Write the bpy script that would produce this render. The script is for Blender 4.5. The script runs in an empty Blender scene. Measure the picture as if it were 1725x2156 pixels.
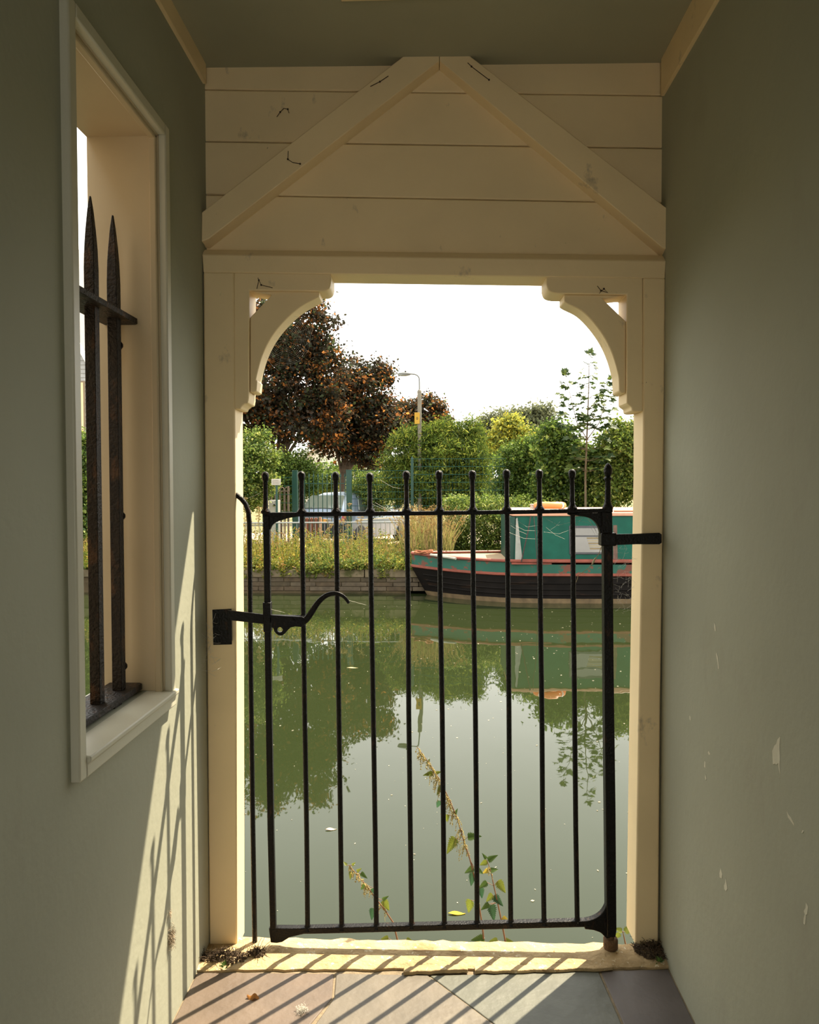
import bpy, bmesh, math, random
import numpy as np
from mathutils import Vector, Matrix

random.seed(7)
SC = bpy.context.scene
COL = SC.collection

# ------------------------------------------------------------------ camera
F = 1550.0                     # focal length in pixels of the 1725 x 2156 frame
CX, CY = 862.5, 1078.0
EYE = Vector((0, 0, 1.43))
YAW = math.atan((918 - CX) / F)          # looking a little left of the passage axis
PITCH = math.atan(45.0 / F)              # looking slightly down
ROLL = math.radians(0.12)
FWD = Vector((-math.sin(YAW) * math.cos(PITCH), math.cos(YAW) * math.cos(PITCH), -math.sin(PITCH)))
RGT = Vector((math.cos(YAW), math.sin(YAW), 0))
UPV = RGT.cross(FWD)
_r, _u = RGT.copy(), UPV.copy()
RGT = _r * math.cos(ROLL) - _u * math.sin(ROLL)
UPV = _u * math.cos(ROLL) + _r * math.sin(ROLL)
cam_d = bpy.data.cameras.new('camera')
cam = bpy.data.objects.new('camera', cam_d)
COL.objects.link(cam)
cam_d.sensor_fit = 'VERTICAL'
cam_d.sensor_height = 36.0
cam_d.lens = 36.0 * F / 2156.0
cam_d.clip_start = 0.02
cam_d.clip_end = 400
R = Matrix((RGT, UPV, -FWD)).transposed()
cam.matrix_world = Matrix.Translation(EYE) @ R.to_4x4()
SC.camera = cam

# ------------------------------------------------------------------ sky, sun, exposure
SUN_TO = Vector((0.91, 1.0, 2.13)).normalized()
sun_d = bpy.data.lights.new('sun', 'SUN')
sun_d.energy = 9.6
sun_d.color = (1.0, 0.86, 0.65)
sun_d.angle = math.radians(0.55)
sun = bpy.data.objects.new('sun', sun_d)
sun.rotation_euler = (-SUN_TO).to_track_quat('-Z', 'Y').to_euler()
sun.location = (20, 25, 50)
COL.objects.link(sun)
world = bpy.data.worlds.new('hazy_summer_sky')
SC.world = world
world.use_nodes = True
nt = world.node_tree
nt.nodes.clear()
tc = nt.nodes.new('ShaderNodeTexCoord')
sx = nt.nodes.new('ShaderNodeSeparateXYZ')
cr = nt.nodes.new('ShaderNodeValToRGB')
cr.color_ramp.elements[0].position = 0.0
cr.color_ramp.elements[0].color = (1.0, 0.96, 0.87, 1)
cr.color_ramp.elements[1].position = 1.0
cr.color_ramp.elements[1].color = (0.86, 0.88, 0.88, 1)
bg = nt.nodes.new('ShaderNodeBackground')
bg.inputs['Strength'].default_value = 2.1
wo = nt.nodes.new('ShaderNodeOutputWorld')
nt.links.new(tc.outputs['Generated'], sx.inputs[0])
nt.links.new(sx.outputs['Z'], cr.inputs[0])
nt.links.new(cr.outputs[0], bg.inputs['Color'])
nt.links.new(bg.outputs[0], wo.inputs['Surface'])
vs = SC.view_settings
vs.view_transform = 'Standard'
vs.look = 'None'
vs.gamma = 1.0
vs.use_curve_mapping = False
vs.exposure = 0.5

# ------------------------------------------------------------------ where things are
def ray(px, py):
    return FWD + RGT * ((px - CX) / F) + UPV * ((CY - py) / F)

TH = math.radians(1.2)                       # the front wall is a little out of square
WO = Vector((0, 2.26, 0))
WU = Vector((math.cos(TH), math.sin(TH), 0))
WN = Vector((-math.sin(TH), math.cos(TH), 0))

def W(px, py, d=0.0):                        # a point of the front wall, d metres outwards of its inner face
    r = ray(px, py)
    return EYE + r * (((WO + WN * d) - EYE).dot(WN) / r.dot(WN))

def AX(px, py, x):                           # on the plane X = x
    r = ray(px, py)
    return EYE + r * ((x - EYE.x) / r.x)

def AY(px, py, y):                           # on the plane Y = y
    r = ray(px, py)
    return EYE + r * ((y - EYE.y) / r.y)

def AZ(px, py, z=0.0):                       # on the plane Z = z
    r = ray(px, py)
    return EYE + r * ((z - EYE.z) / r.z)

XL = W(431, 1100).x
XR = W(1398, 1050).x
ZC = (W(432, 108).z + W(1392, 130).z) / 2
ZW = -0.40                                   # canal water level

# ------------------------------------------------------------------ mesh helpers
class MB:
    def __init__(s):
        s.v, s.f = [], []
    def add(s, vs_, fs):
        b = len(s.v)
        s.v += [tuple(p) for p in vs_]
        s.f += [tuple(i + b for i in f) for f in fs]
        return s
    def prism(s, pts, vec):                  # polygon pts (3D) swept along vec
        n = len(pts)
        vec = Vector(vec)
        a = [Vector(p) for p in pts]
        s.add(a + [p + vec for p in a],
              [tuple(range(n))[::-1], tuple(range(n, 2 * n))] + [(i, (i + 1) % n, n + (i + 1) % n, n + i) for i in range(n)])
        return s
    def box(s, lo, hi):
        x0, y0, z0 = lo
        x1, y1, z1 = hi
        return s.prism([(x0, y0, z0), (x1, y0, z0), (x1, y1, z0), (x0, y1, z0)], (0, 0, z1 - z0))
    def tube(s, path, r, n=8, flat=1.0, ref=None):
        P = [Vector(p) for p in path]
        m = len(P)
        rr = r if isinstance(r, (list, tuple)) else [r] * m
        vs_, fs = [], []
        last = None
        for i, p in enumerate(P):
            t = (P[min(i + 1, m - 1)] - P[max(i - 1, 0)]).normalized()
            if last is None:
                a = Vector(ref) if ref else (Vector((0, 1, 0)) if abs(t.y) < 0.9 else Vector((1, 0, 0)))
            else:
                a = last
            a = (a - t * a.dot(t)).normalized()
            last = a
            b = t.cross(a)
            for k in range(n):
                w = 2 * math.pi * (k + 0.5) / n
                vs_.append(p + (a * math.cos(w) * flat + b * math.sin(w)) * rr[i])
        for i in range(m - 1):
            for k in range(n):
                k2 = (k + 1) % n
                fs.append((i * n + k, i * n + k2, (i + 1) * n + k2, (i + 1) * n + k))
        fs.append(tuple(range(n))[::-1])
        fs.append(tuple((m - 1) * n + k for k in range(n)))
        return s.add(vs_, fs)
    def lathe(s, base, axis, prof, n=14):    # prof: (radius, distance along axis)
        base, t = Vector(base), Vector(axis).normalized()
        return s.tube([base + t * h for _, h in prof], [max(r_, 1e-4) for r_, _ in prof], n)
    def ball(s, c, r, n=12, sq=(1, 1, 1)):
        c = Vector(c)
        vs_, fs = [], []
        m = max(4, n // 2)
        for i in range(m + 1):
            a = math.pi * i / m
            for k in range(n):
                w = 2 * math.pi * k / n
                vs_.append(c + Vector((math.sin(a) * math.cos(w) * sq[0], math.sin(a) * math.sin(w) * sq[1], -math.cos(a) * sq[2])) * r)
        for i in range(m):
            for k in range(n):
                k2 = (k + 1) % n
                fs.append((i * n + k, i * n + k2, (i + 1) * n + k2, (i + 1) * n + k))
        return s.add(vs_, fs)
    def build(s, name, m, parent=None, bevel=0.0, smooth=35, seg=2):
        me = bpy.data.meshes.new(name)
        me.from_pydata(s.v, [], s.f)
        bm = bmesh.new()
        bm.from_mesh(me)
        bmesh.ops.remove_doubles(bm, verts=bm.verts, dist=1e-6)
        bmesh.ops.recalc_face_normals(bm, faces=bm.faces)
        bm.to_mesh(me)
        bm.free()
        me.materials.append(m)
        if smooth:
            me.shade_smooth()
            me.set_sharp_from_angle(angle=math.radians(smooth))
        o = link(name, me, parent)
        if bevel:
            b = o.modifiers.new('edge', 'BEVEL')
            b.width = bevel
            b.segments = seg
            b.limit_method = 'ANGLE'
            b.angle_limit = math.radians(40)
        return o

def link(name, me, parent=None):
    o = bpy.data.objects.new(name, me)
    COL.objects.link(o)
    if parent is not None:
        o.parent = parent
        o.matrix_parent_inverse = Matrix.Translation(-Vector(parent.get('base', (0, 0, 0))))
    return o

def tag(o, label, cat, group=None, kind=None):
    o['label'] = label
    o['category'] = cat
    if group: o['group'] = group
    if kind: o['kind'] = kind
    return o

def thing(name, label, cat, loc, group=None):
    o = bpy.data.objects.new(name, None)
    o.empty_display_size = 0.1
    o.location = loc
    o['base'] = tuple(loc)
    COL.objects.link(o)
    return tag(o, label, cat, group)

def struct(o, label=None):
    o['kind'] = 'structure'
    if label: o['label'] = label
    return o

def stuff(o):
    o['kind'] = 'stuff'
    return o

def wpoly(pts, d):
    return [W(x, y, d) for x, y in pts]

def wprism(mb, pts, d0, d1):                 # outline seen at d0, swept straight out through the wall to d1
    return mb.prism(wpoly(pts, d0), WN * (d1 - d0))

# ------------------------------------------------------------------ materials
MATS = {}
def mat(name, col, rough=0.6, var=0.12, scale=6.0, bump=0.0, bscale=80.0, spec=0.4, metal=0.0, spots=None, streak=None):
    if name in MATS: return MATS[name]
    m = bpy.data.materials.new(name)
    m.use_nodes = True
    n, l = m.node_tree.nodes, m.node_tree.links
    p = n['Principled BSDF']
    p.inputs['Roughness'].default_value = rough
    p.inputs['Metallic'].default_value = metal
    p.inputs['Specular IOR Level'].default_value = spec
    t = n.new('ShaderNodeTexCoord')
    nz = n.new('ShaderNodeTexNoise')
    nz.inputs['Scale'].default_value = scale
    nz.inputs['Detail'].default_value = 5
    l.new(t.outputs['Object'], nz.inputs['Vector'])
    r = n.new('ShaderNodeValToRGB')
    r.color_ramp.elements[0].position = 0.3
    r.color_ramp.elements[1].position = 0.7
    r.color_ramp.elements[0].color = (*[c * (1 - var) for c in col], 1)
    r.color_ramp.elements[1].color = (*[min(1, c * (1 + var)) for c in col], 1)
    l.new(nz.outputs['Fac'], r.inputs[0])
    out = r.outputs[0]
    for sp in (spots or []):                 # (colour, scale, threshold, softness, stretch)
        mp = n.new('ShaderNodeMapping')
        mp.inputs['Scale'].default_value = sp[4]
        l.new(t.outputs['Object'], mp.inputs['Vector'])
        q = n.new('ShaderNodeTexNoise')
        q.inputs['Scale'].default_value = sp[1]
        q.inputs['Detail'].default_value = 6
        q.inputs['Roughness'].default_value = 0.65
        l.new(mp.outputs[0], q.inputs['Vector'])
        k = n.new('ShaderNodeMapRange')
        k.inputs['From Min'].default_value = sp[2]
        k.inputs['From Max'].default_value = sp[2] + sp[3]
        l.new(q.outputs['Fac'], k.inputs['Value'])
        x = n.new('ShaderNodeMix')
        x.data_type = 'RGBA'
        l.new(k.outputs[0], x.inputs['Factor'])
        l.new(out, x.inputs['A'])
        x.inputs['B'].default_value = (*sp[0], 1)
        out = x.outputs['Result']
    l.new(out, p.inputs['Base Color'])
    if bump:
        q = n.new('ShaderNodeTexNoise')
        q.inputs['Scale'].default_value = bscale
        q.inputs['Detail'].default_value = 4
        l.new(t.outputs['Object'], q.inputs['Vector'])
        b = n.new('ShaderNodeBump')
        b.inputs['Strength'].default_value = bump
        b.inputs['Distance'].default_value = 0.01
        l.new(q.outputs['Fac'], b.inputs['Height'])
        l.new(b.outputs[0], p.inputs['Normal'])
    MATS[name] = m
    return m

def leafmat(name, tint=(1, 1, 1), trans=0.5, gloss=0.02):
    if name in MATS: return MATS[name]
    m = bpy.data.materials.new(name)
    m.use_nodes = True
    n, l = m.node_tree.nodes, m.node_tree.links
    n.clear()
    a = n.new('ShaderNodeAttribute')
    a.attribute_name = 'Col'
    mu = n.new('ShaderNodeMix')
    mu.data_type = 'RGBA'
    mu.blend_type = 'MULTIPLY'
    mu.inputs['Factor'].default_value = 1
    l.new(a.outputs['Color'], mu.inputs['A'])
    mu.inputs['B'].default_value = (*tint, 1)
    d = n.new('ShaderNodeBsdfDiffuse')
    tr = n.new('ShaderNodeBsdfTranslucent')
    g = n.new('ShaderNodeBsdfGlossy')
    g.inputs['Roughness'].default_value = 0.4
    g.inputs['Color'].default_value = (0.9, 0.95, 0.9, 1)
    m1, m2 = n.new('ShaderNodeMixShader'), n.new('ShaderNodeMixShader')
    m1.inputs[0].default_value = trans
    m2.inputs[0].default_value = gloss
    l.new(mu.outputs['Result'], d.inputs['Color'])
    l.new(mu.outputs['Result'], tr.inputs['Color'])
    l.new(d.outputs[0], m1.inputs[1]); l.new(tr.outputs[0], m1.inputs[2])
    l.new(m1.outputs[0], m2.inputs[1]); l.new(g.outputs[0], m2.inputs[2])
    o = n.new('ShaderNodeOutputMaterial')
    l.new(m2.outputs[0], o.inputs['Surface'])
    MATS[name] = m
    return m

def simpleleaf(name, col, trans=0.45):
    if name in MATS: return MATS[name]
    m = leafmat(name, (1, 1, 1), trans)
    nt_ = m.node_tree
    at = [x for x in nt_.nodes if x.type == 'ATTRIBUTE'][0]
    t = nt_.nodes.new('ShaderNodeTexCoord')
    nz = nt_.nodes.new('ShaderNodeTexNoise')
    nz.inputs['Scale'].default_value = 25
    r = nt_.nodes.new('ShaderNodeValToRGB')
    r.color_ramp.elements[0].position = 0.35
    r.color_ramp.elements[1].position = 0.65
    r.color_ramp.elements[0].color = (*[c * 0.75 for c in col], 1)
    r.color_ramp.elements[1].color = (*[min(1, c * 1.25) for c in col], 1)
    nt_.links.new(t.outputs['Object'], nz.inputs['Vector'])
    nt_.links.new(nz.outputs['Fac'], r.inputs[0])
    mx = [x for x in nt_.nodes if x.type == 'MIX'][0]
    nt_.links.new(r.outputs[0], mx.inputs['A'])
    nt_.nodes.remove(at)
    return m

S1 = (1, 1, 1)
M_PLAST = mat('grey_wall_plaster', (0.36, 0.365, 0.278), 0.75, 0.05, 2.5, 0.10, 45, 0.3,
              spots=[((0.30, 0.28, 0.215), 2.2, 0.60, 0.25, (1, 1, 0.5))])
M_PLASR = mat('grey_wall_plaster_chipped', (0.36, 0.365, 0.278), 0.75, 0.05, 2.5, 0.10, 45, 0.3,
              spots=[((0.30, 0.28, 0.215), 2.2, 0.60, 0.25, (1, 1, 0.5)), ((0.10, 0.07, 0.04), 30, 0.76, 0.02, (1, 1, 0.4))])
M_CEIL = mat('grey_ceiling_paint', (0.37, 0.36, 0.25), 0.8, 0.05, 3, 0.06, 60)
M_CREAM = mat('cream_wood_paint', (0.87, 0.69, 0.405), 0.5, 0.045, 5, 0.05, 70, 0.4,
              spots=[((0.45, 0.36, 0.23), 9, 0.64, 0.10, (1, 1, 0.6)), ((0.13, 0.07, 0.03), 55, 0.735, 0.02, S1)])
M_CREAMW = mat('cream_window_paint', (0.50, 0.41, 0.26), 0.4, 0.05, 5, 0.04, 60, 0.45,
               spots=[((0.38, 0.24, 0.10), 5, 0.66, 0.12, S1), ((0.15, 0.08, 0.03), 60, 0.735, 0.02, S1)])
M_CASE = mat('skylit_cream_paint', (0.56, 0.54, 0.42), 0.4, 0.05, 5, 0.04, 60, 0.45, spots=[((0.38, 0.28, 0.16), 6, 0.68, 0.12, S1)])  # cream casing paint greyed to put bluish sky light into its colour
M_IRON = mat('black_painted_iron', (0.006, 0.0052, 0.0045), 0.36, 0.25, 20, 0.35, 160, 0.2,
             spots=[((0.045, 0.021, 0.010), 38, 0.60, 0.10, (1, 1, 0.35)), ((0.20, 0.17, 0.13), 90, 0.72, 0.03, (1, 1, 0.5))])
M_IRONR = mat('rusty_window_iron', (0.014, 0.010, 0.007), 0.5, 0.3, 25, 0.5, 140, 0.3,
              spots=[((0.07, 0.034, 0.015), 30, 0.54, 0.12, (1, 1, 0.4)), ((0.25, 0.2, 0.14), 110, 0.73, 0.02, S1)])
M_SAND = mat('sandstone_sill', (0.459, 0.3307, 0.1755), 0.85, 0.2, 9, 0.8, 45, 0.2,
             spots=[((0.32, 0.21, 0.10), 7, 0.57, 0.08, S1), ((0.66, 0.57, 0.40), 50, 0.60, 0.05, S1), ((0.24, 0.15, 0.07), 60, 0.66, 0.03, S1)])
M_MORTAR = mat('pale_mortar', (0.21, 0.165, 0.105), 0.9, 0.2, 30, 0.5, 80)
M_SLATE = [mat('purple_grey_slate', (0.1328, 0.09987, 0.07437), 0.5, 0.14, 9, 0.35, 30, 0.4, spots=[((0.1742, 0.1403, 0.1062), 3, 0.6, 0.15, S1), ((0.55, 0.5, 0.42), 60, 0.75, 0.03, S1)]),
           mat('green_grey_slate', (0.1331, 0.1144, 0.08632), 0.5, 0.14, 9, 0.35, 30, 0.4, spots=[((0.176, 0.156, 0.12), 4, 0.58, 0.1, S1), ((0.16, 0.12, 0.095), 3, 0.6, 0.1, S1)]),
           mat('blue_grey_slate', (0.1151, 0.1173, 0.09168), 0.5, 0.14, 9, 0.35, 30, 0.4, spots=[((0.1476, 0.1492, 0.123), 5, 0.6, 0.1, S1)]),
           mat('dark_purple_slate', (0.11, 0.0935, 0.0858), 0.5, 0.15, 5, 0.2, 25, 0.4, spots=[((0.21, 0.185, 0.16), 8, 0.68, 0.06, S1)])]
M_STEEL = mat('galvanised_steel', (0.24, 0.255, 0.245), 0.45, 0.1, 20, 0.05, 90, 0.5, 0.4)
M_GREENM = mat('dark_green_powder_coat', (0.006, 0.042, 0.030), 0.4, 0.1, 15)
M_DARKSOIL = mat('dark_soil_and_moss', (0.07, 0.045, 0.025), 0.95, 0.5, 60, 0.8, 90)
M_WOODB = mat('weathered_bark', (0.10, 0.07, 0.045), 0.9, 0.3, 12, 0.7, 30)
M_WEB = mat('cobweb_silk', (0.55, 0.52, 0.45), 0.6, 0.05, 10)

# ------------------------------------------------------------------ large structure: the passage
YB = -1.15                                    # back of the passage
YF = WO.y
wf_l = W(431, 1100).y
wf_r = W(1398, 1050).y
# left wall with a window opening
f_ft = AX(343, 272, XL); f_nb = AX(150, 1650, XL)
WY0, WY1 = f_nb.y, f_ft.y                     # architrave, outer
WZ0, WZ1 = f_nb.z, f_ft.z
FRW = 0.030
OY0, OY1, OZ0, OZ1 = WY0 + FRW, WY1 - FRW, WZ0 + 0.045, WZ1 - FRW
TL = 0.185
mb = MB()
mb.box((XL - TL, YB - 0.2, -0.3), (XL, OY0, ZC + 0.1))
mb.box((XL - TL, OY1, -0.3), (XL, wf_l + 0.075, ZC + 0.1))
mb.box((XL - TL, OY0, -0.3), (XL, OY1, OZ0))
mb.box((XL - TL, OY0, OZ1), (XL, OY1, ZC + 0.1))
wall_left = struct(mb.build('wall_left', M_PLAST, smooth=0))
mb = MB().box((XR, YB - 0.2, -0.3), (XR + 0.2, wf_r + 0.075, ZC + 0.1))
wall_right = struct(mb.build('wall_right', M_PLASR, smooth=0))
mb = MB().box((XL - TL, YB - 0.2, ZC), (XR + 0.2, 2.42, ZC + 0.12))
ceiling = struct(mb.build('ceiling', M_CEIL, smooth=0))
# back wall behind the viewer; unseen doorway opening added to let sky light in
mb = MB().box((XL, YB - 0.2, 0), (-0.4, YB, ZC)).box((0.4, YB - 0.2, 0), (XR, YB, ZC)).box((-0.4, YB - 0.2, 2.05), (0.4, YB, ZC))
struct(mb.build('wall_back', M_PLAST, smooth=0))

# brick flank of the neighbouring building, outside the barred window
M_BLOCK = mat('sky_block_brick', (0.24, 0.19, 0.13), 0.9, 0.25, 8, 0.4, 30)
struct(MB().box((-3.6, -9.0, -0.3), (-2.6, 2.2, 5.2)).build('wall_sky_block', M_BLOCK, smooth=0))
struct(MB().box((-2.7, -9.0, -0.35), (XL - TL, 2.2, -0.15)).build('side_pavement', mat('side_paving', (0.22, 0.18, 0.13), 0.9, .2, 6), smooth=0))

# floor bed with slate slabs
mb = MB().box((XL - 0.1, YB - 0.2, -0.3), (XR + 0.1, 2.2, -0.003))
floor = struct(mb.build('floor', M_MORTAR, smooth=0))
def wloft(name, front, d0, back, d1, d2, bevel=0.002):   # front face smaller than the back: chamfered edges
    mb = MB()
    n = len(front)
    fa = wpoly(front, d0)
    ba = [fa[i] + WN * (d1 - d0) if back[i] == front[i] else W(*back[i], d1) for i in range(n)]
    v = fa + ba + [p + WN * (d2 - d1) for p in ba]
    f = [tuple(range(n))[::-1], tuple(range(2 * n, 3 * n))]
    for k in range(2):
        f += [(k * n + i, k * n + (i + 1) % n, (k + 1) * n + (i + 1) % n, (k + 1) * n + i) for i in range(n)]
    return mb.add(v, f).build(name, M_CREAM, wall_front, bevel=bevel)
def fl(px, py):
    p = AZ(px, py, 0)
    return Vector((p.x, p.y))
def ext(a, b, y):                             # the joint a-b carried on to y
    t = (y - a.y) / (b.y - a.y)
    return a + (b - a) * t
yf_l, yf_r = fl(440, 2046).y, fl(1400, 2038).y
j1a, j1b = fl(706, 2048), fl(700, 2120)
j2a, j2b = fl(903, 2052), fl(1042, 2156)
j3a, j3b = fl(1262, 2042), fl(1312, 2156)
YN = 1.42
def slab(pts, m, top=0.0):
    g = 0.0032
    c = sum(pts, Vector((0, 0))) / len(pts)
    q = []
    for p in pts:
        d = (c - p)
        q.append(p + Vector((math.copysign(min(abs(d.x), g), d.x), math.copysign(min(abs(d.y), g), d.y))))
    mb = MB().prism([(p.x, p.y, -0.02) for p in q], (0, 0, 0.02 + top))
    return mb.build('slab', m, floor, bevel=0.003)
j1e = ext(j1a, j1b, 2.03)
j3e = ext(j3a, j3b, YN)
k2, k3 = (j2b.x - j2a.x) / (j2b.y - j2a.y), (j3b.x - j3a.x) / (j3b.y - j3a.y)
ym = (j3a.x - k3 * j3a.y - j2a.x + k2 * j2a.y) / (k2 - k3)
meet = ext(j3a, j3b, ym)                      # where the two slanting joints run together
slab([Vector((XL, yf_l)), j1a, j1e, fl(640, 2175), Vector((fl(640, 2175).x, YN)), Vector((XL, YN))], M_SLATE[0])
slab([j1a, Vector((j2a.x, j2a.y)), meet, j3e, Vector((fl(640, 2175).x + 0.01, YN)), fl(650, 2172), j1e], M_SLATE[1], 0.001)
slab([j2a, j3a, meet], M_SLATE[2], 0.0)
slab([j3a, Vector((XR, yf_r)), Vector((XR, YN)), j3e], M_SLATE[3], -0.001)
xs = [XL, -0.28, 0.22, XR]
yy = YN
for row in range(4):
    y2 = max(YB, yy - 0.62)
    for k in range(3):
        off = [0, 0.06, -0.05, 0.08][row] if 0 < k else 0
        off2 = [0, 0.06, -0.05, 0.08][row] if k < 2 else 0
        slab([Vector((xs[k] + off, yy)), Vector((xs[k + 1] + off2, yy)), Vector((xs[k + 1] + off2, y2)), Vector((xs[k] + off, y2))], M_SLATE[(row + k) % 4])
    yy = y2

# stone threshold under the gate and the quay wall below it
mb = MB()
rng = random.Random(3)
NX = 60
yo = AZ(900, 1972, 0.010).y
for part in range(1):
    top, vs_ = [], []
    rows = 9
    x0, x1 = XL - 0.18, XR + 0.18
    for i in range(NX + 1):
        x = x0 + (x1 - x0) * i / NX
        ya = yf_l + (yf_r - yf_l) * (x - XL) / (XR - XL) + rng.uniform(-0.004, 0.004)
        yb = yo + rng.uniform(-0.008, 0.004)
        for j in range(rows):
            f = j / (rows - 1)
            z = 0.010 + rng.uniform(-0.0005, 0.0005)
            if j in (0,): z -= 0.006
            if j == rows - 1: z -= 0.012
            vs_.append((x, ya + (yb - ya) * f, z))
    n0 = len(vs_)
    for i in range(NX + 1):                   # skirt
        x = x0 + (x1 - x0) * i / NX
        vs_.append((x, vs_[i * rows][1], -0.12))
    for i in range(NX + 1):
        x = x0 + (x1 - x0) * i / NX
        vs_.append((x, vs_[i * rows + rows - 1][1], -0.16))
    fs = []
    for i in range(NX):
        for j in range(rows - 1):
            a = i * rows + j
            fs.append((a, a + rows, a + rows + 1, a + 1))
        fs.append((i * rows, n0 + i, n0 + i + 1, (i + 1) * rows))
        b = n0 + NX + 1
        fs.append((i * rows + rows - 1, (i + 1) * rows + rows - 1, b + i + 1, b + i))
    mb.add(vs_, fs)
threshold = struct(mb.build('threshold_floor', M_SAND), 'worn sandstone threshold slab under the iron gate')
# cracked fillet along the front of the sill: a few separate broken flakes
for (pa, pb, h) in ((( 850, 2046), (985, 2040), 0.006), ((1000, 2043), (1290, 2036), 0.004)):
    a, b = AZ(*pa, 0.004), AZ(*pb, 0.004)
    mb = MB()
    n_ = 14
    pts = []
    for i in range(n_ + 1):
        p = a.lerp(b, i / n_)
        pts.append(Vector((p.x, p.y - 0.012 + rng.uniform(-0.003, 0.003), 0.0)))
    for i in range(n_, -1, -1):
        p = a.lerp(b, i / n_)
        pts.append(Vector((p.x, p.y + 0.014 + rng.uniform(-0.004, 0.004), 0.0)))
    mb.prism(pts, (0, 0, h + 0.006)).build('stone_flake', M_SAND, threshold, bevel=0.002)
M_QUAY = mat('damp_quay_brick', (0.20, 0.16, 0.11), 0.85, 0.3, 10, 0.5, 30)
struct(MB().box((-4, 1.9, -1.2), (4, yo - 0.02, -0.10)).build('wall_quay', M_QUAY, smooth=0))

# ------------------------------------------------------------------ front wall of painted timber
wall_front = struct(thing('wall_front', 'cream painted timber gable wall around the gateway', 'wall', WO))
del wall_front['category']
TK = 0.104
def wpart(name, pts, d0, d1, m=M_CREAM, bevel=0.003, parent=wall_front, label=None):
    o = wprism(MB(), pts, d0, d1).build(name, m, parent, bevel=bevel)
    if label: o['label'] = label
    return o
# sheathing planks
pl = [(104, 122), (188, 201), (297, 312), (409, 427), (535, 548)]
REC = 0.046
for i in range(4):
    (a, b), (c, e) = pl[i], pl[i + 1]
    g = 0.9
    wpart('plank', [(415, a + g), (1415, b + g), (1415, e - g), (415, c - g)], REC + (0.0015 if i % 2 else 0), REC + 0.03, bevel=0.004)
wpart('backing_board', [(415, 95), (1415, 115), (1415, 545), (415, 532)], REC + 0.031, REC + 0.045, bevel=0)
# tie beam (lintel), rafters, posts
wloft('lintel', [(426, 536), (1403, 549), (1401, 586), (428, 573)], 0.0, [(426, 525), (1403, 538), (1401, 586), (428, 573)], 0.030, TK, 0.003)
wloft('rafter', [(425, 447), (868, 104), (925, 106), (925, 128), (440, 502), (425, 508)], 0.0, [(425, 447), (868, 104), (925, 106), (925, 144), (440, 520), (425, 520)], 0.034, REC + 0.01)
wloft('rafter', [(926, 106), (976, 107), (1407, 440), (1408, 526), (1394, 520), (926, 128)], 0.001, [(926, 106), (976, 107), (1407, 440), (1408, 538), (1394, 538), (926, 144)], 0.035, REC + 0.011)
wpart('post', [(428, 572), (493, 573), (495, 880), (498, 1400), (499, 2006), (441, 2013), (436, 1400), (431, 1000)], 0.0005, TK, bevel=0.005)
wpart('post', [(1355, 584), (1402, 585), (1398, 1050), (1391, 1500), (1387, 1992), (1338, 1992), (1345, 1500), (1354, 1000)], 0.0005, TK, bevel=0.005)
# brackets, hung inside the opening
def arc(pts, n=6):                            # Catmull-Rom through pts
    out = []
    P = [Vector(p) for p in pts]
    P = [P[0] * 2 - P[1]] + P + [P[-1] * 2 - P[-2]]
    for i in range(1, len(P) - 2):
        for k in range(n):
            t = k / n
            a, b, c, e = P[i - 1], P[i], P[i + 1], P[i + 2]
            out.append(0.5 * ((2 * b) + (c - a) * t + (2 * a - 5 * b + 4 * c - e) * t * t + (3 * b - a - 3 * c + e) * t ** 3))
    out.append(P[-2])
    return [tuple(p) for p in out]
br_l = wpart('bracket', [(493, 574), (697, 576)] + arc([(697, 596), (694, 606), (686, 612), (672, 613)], 3) +
             [(525, 611), (524, 838), (522, 849)] + arc([(516, 850), (509, 856), (506, 861), (494, 861)], 3), 0.004, TK - 0.004)
wpart('brace', [(527, 613), (673, 614), (672, 625)] + arc([(664, 629), (632, 647), (600, 675), (572, 710), (553, 748), (543, 782), (539, 800)], 4) +
      [(542, 802), (540, 824), (534, 826), (527, 826), (527, 666), (573, 622), (527, 622)][:4] + [(527, 668), (572, 621), (571, 614)][:2], 0.014, TK - 0.012, parent=br_l)
br_r = wpart('bracket', [(1354, 583), (1151, 581)] + arc([(1151, 600), (1155, 611), (1163, 616), (1175, 618)], 3) +
             [(1320, 620), (1320, 848)] + arc([(1323, 852), (1330, 857), (1333, 866), (1354, 866)], 3), 0.004, TK - 0.004)
wpart('brace', [(1318, 622), (1188, 620), (1188, 635)] + arc([(1196, 640), (1225, 655), (1252, 682), (1275, 715), (1291, 750), (1301, 785), (1303, 797)], 4) +
      [(1303, 798), (1304, 824), (1310, 828), (1318, 828), (1318, 676), (1268, 628)], 0.014, TK - 0.012, parent=br_r)
# frieze boards along the tops of the side walls
zf0, zf1 = W(426, 166).z, ZC
struct(MB().box((XL - 0.005, YB, zf0), (XL + 0.010, wf_l + 0.03, ZC + 0.01)).build('trim_1', M_CREAM, bevel=0.003))
struct(MB().box((XR - 0.010, YB, W(1396, 192).z), (XR + 0.005, wf_r + 0.03, ZC + 0.01)).build('trim_2', M_CREAM, bevel=0.003))
# eaves outside, over the gateway
eave = struct(MB().box((-0.92, 2.34, 2.36), (1.3, 2.60, 2.95)).build('trim_3', M_CREAM, bevel=0.004))
# pale batten on the ceiling
p0, p1 = AZ(690, 0, ZC - 0.012), AZ(1000, -3, ZC - 0.012)
struct(MB().box((-0.25, p1.y - 0.3, ZC - 0.012), (p1.x, p1.y, ZC + 0.01)).build('trim_4', M_CREAM, bevel=0.003), 'pale flat board fixed to the grey ceiling')

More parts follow.
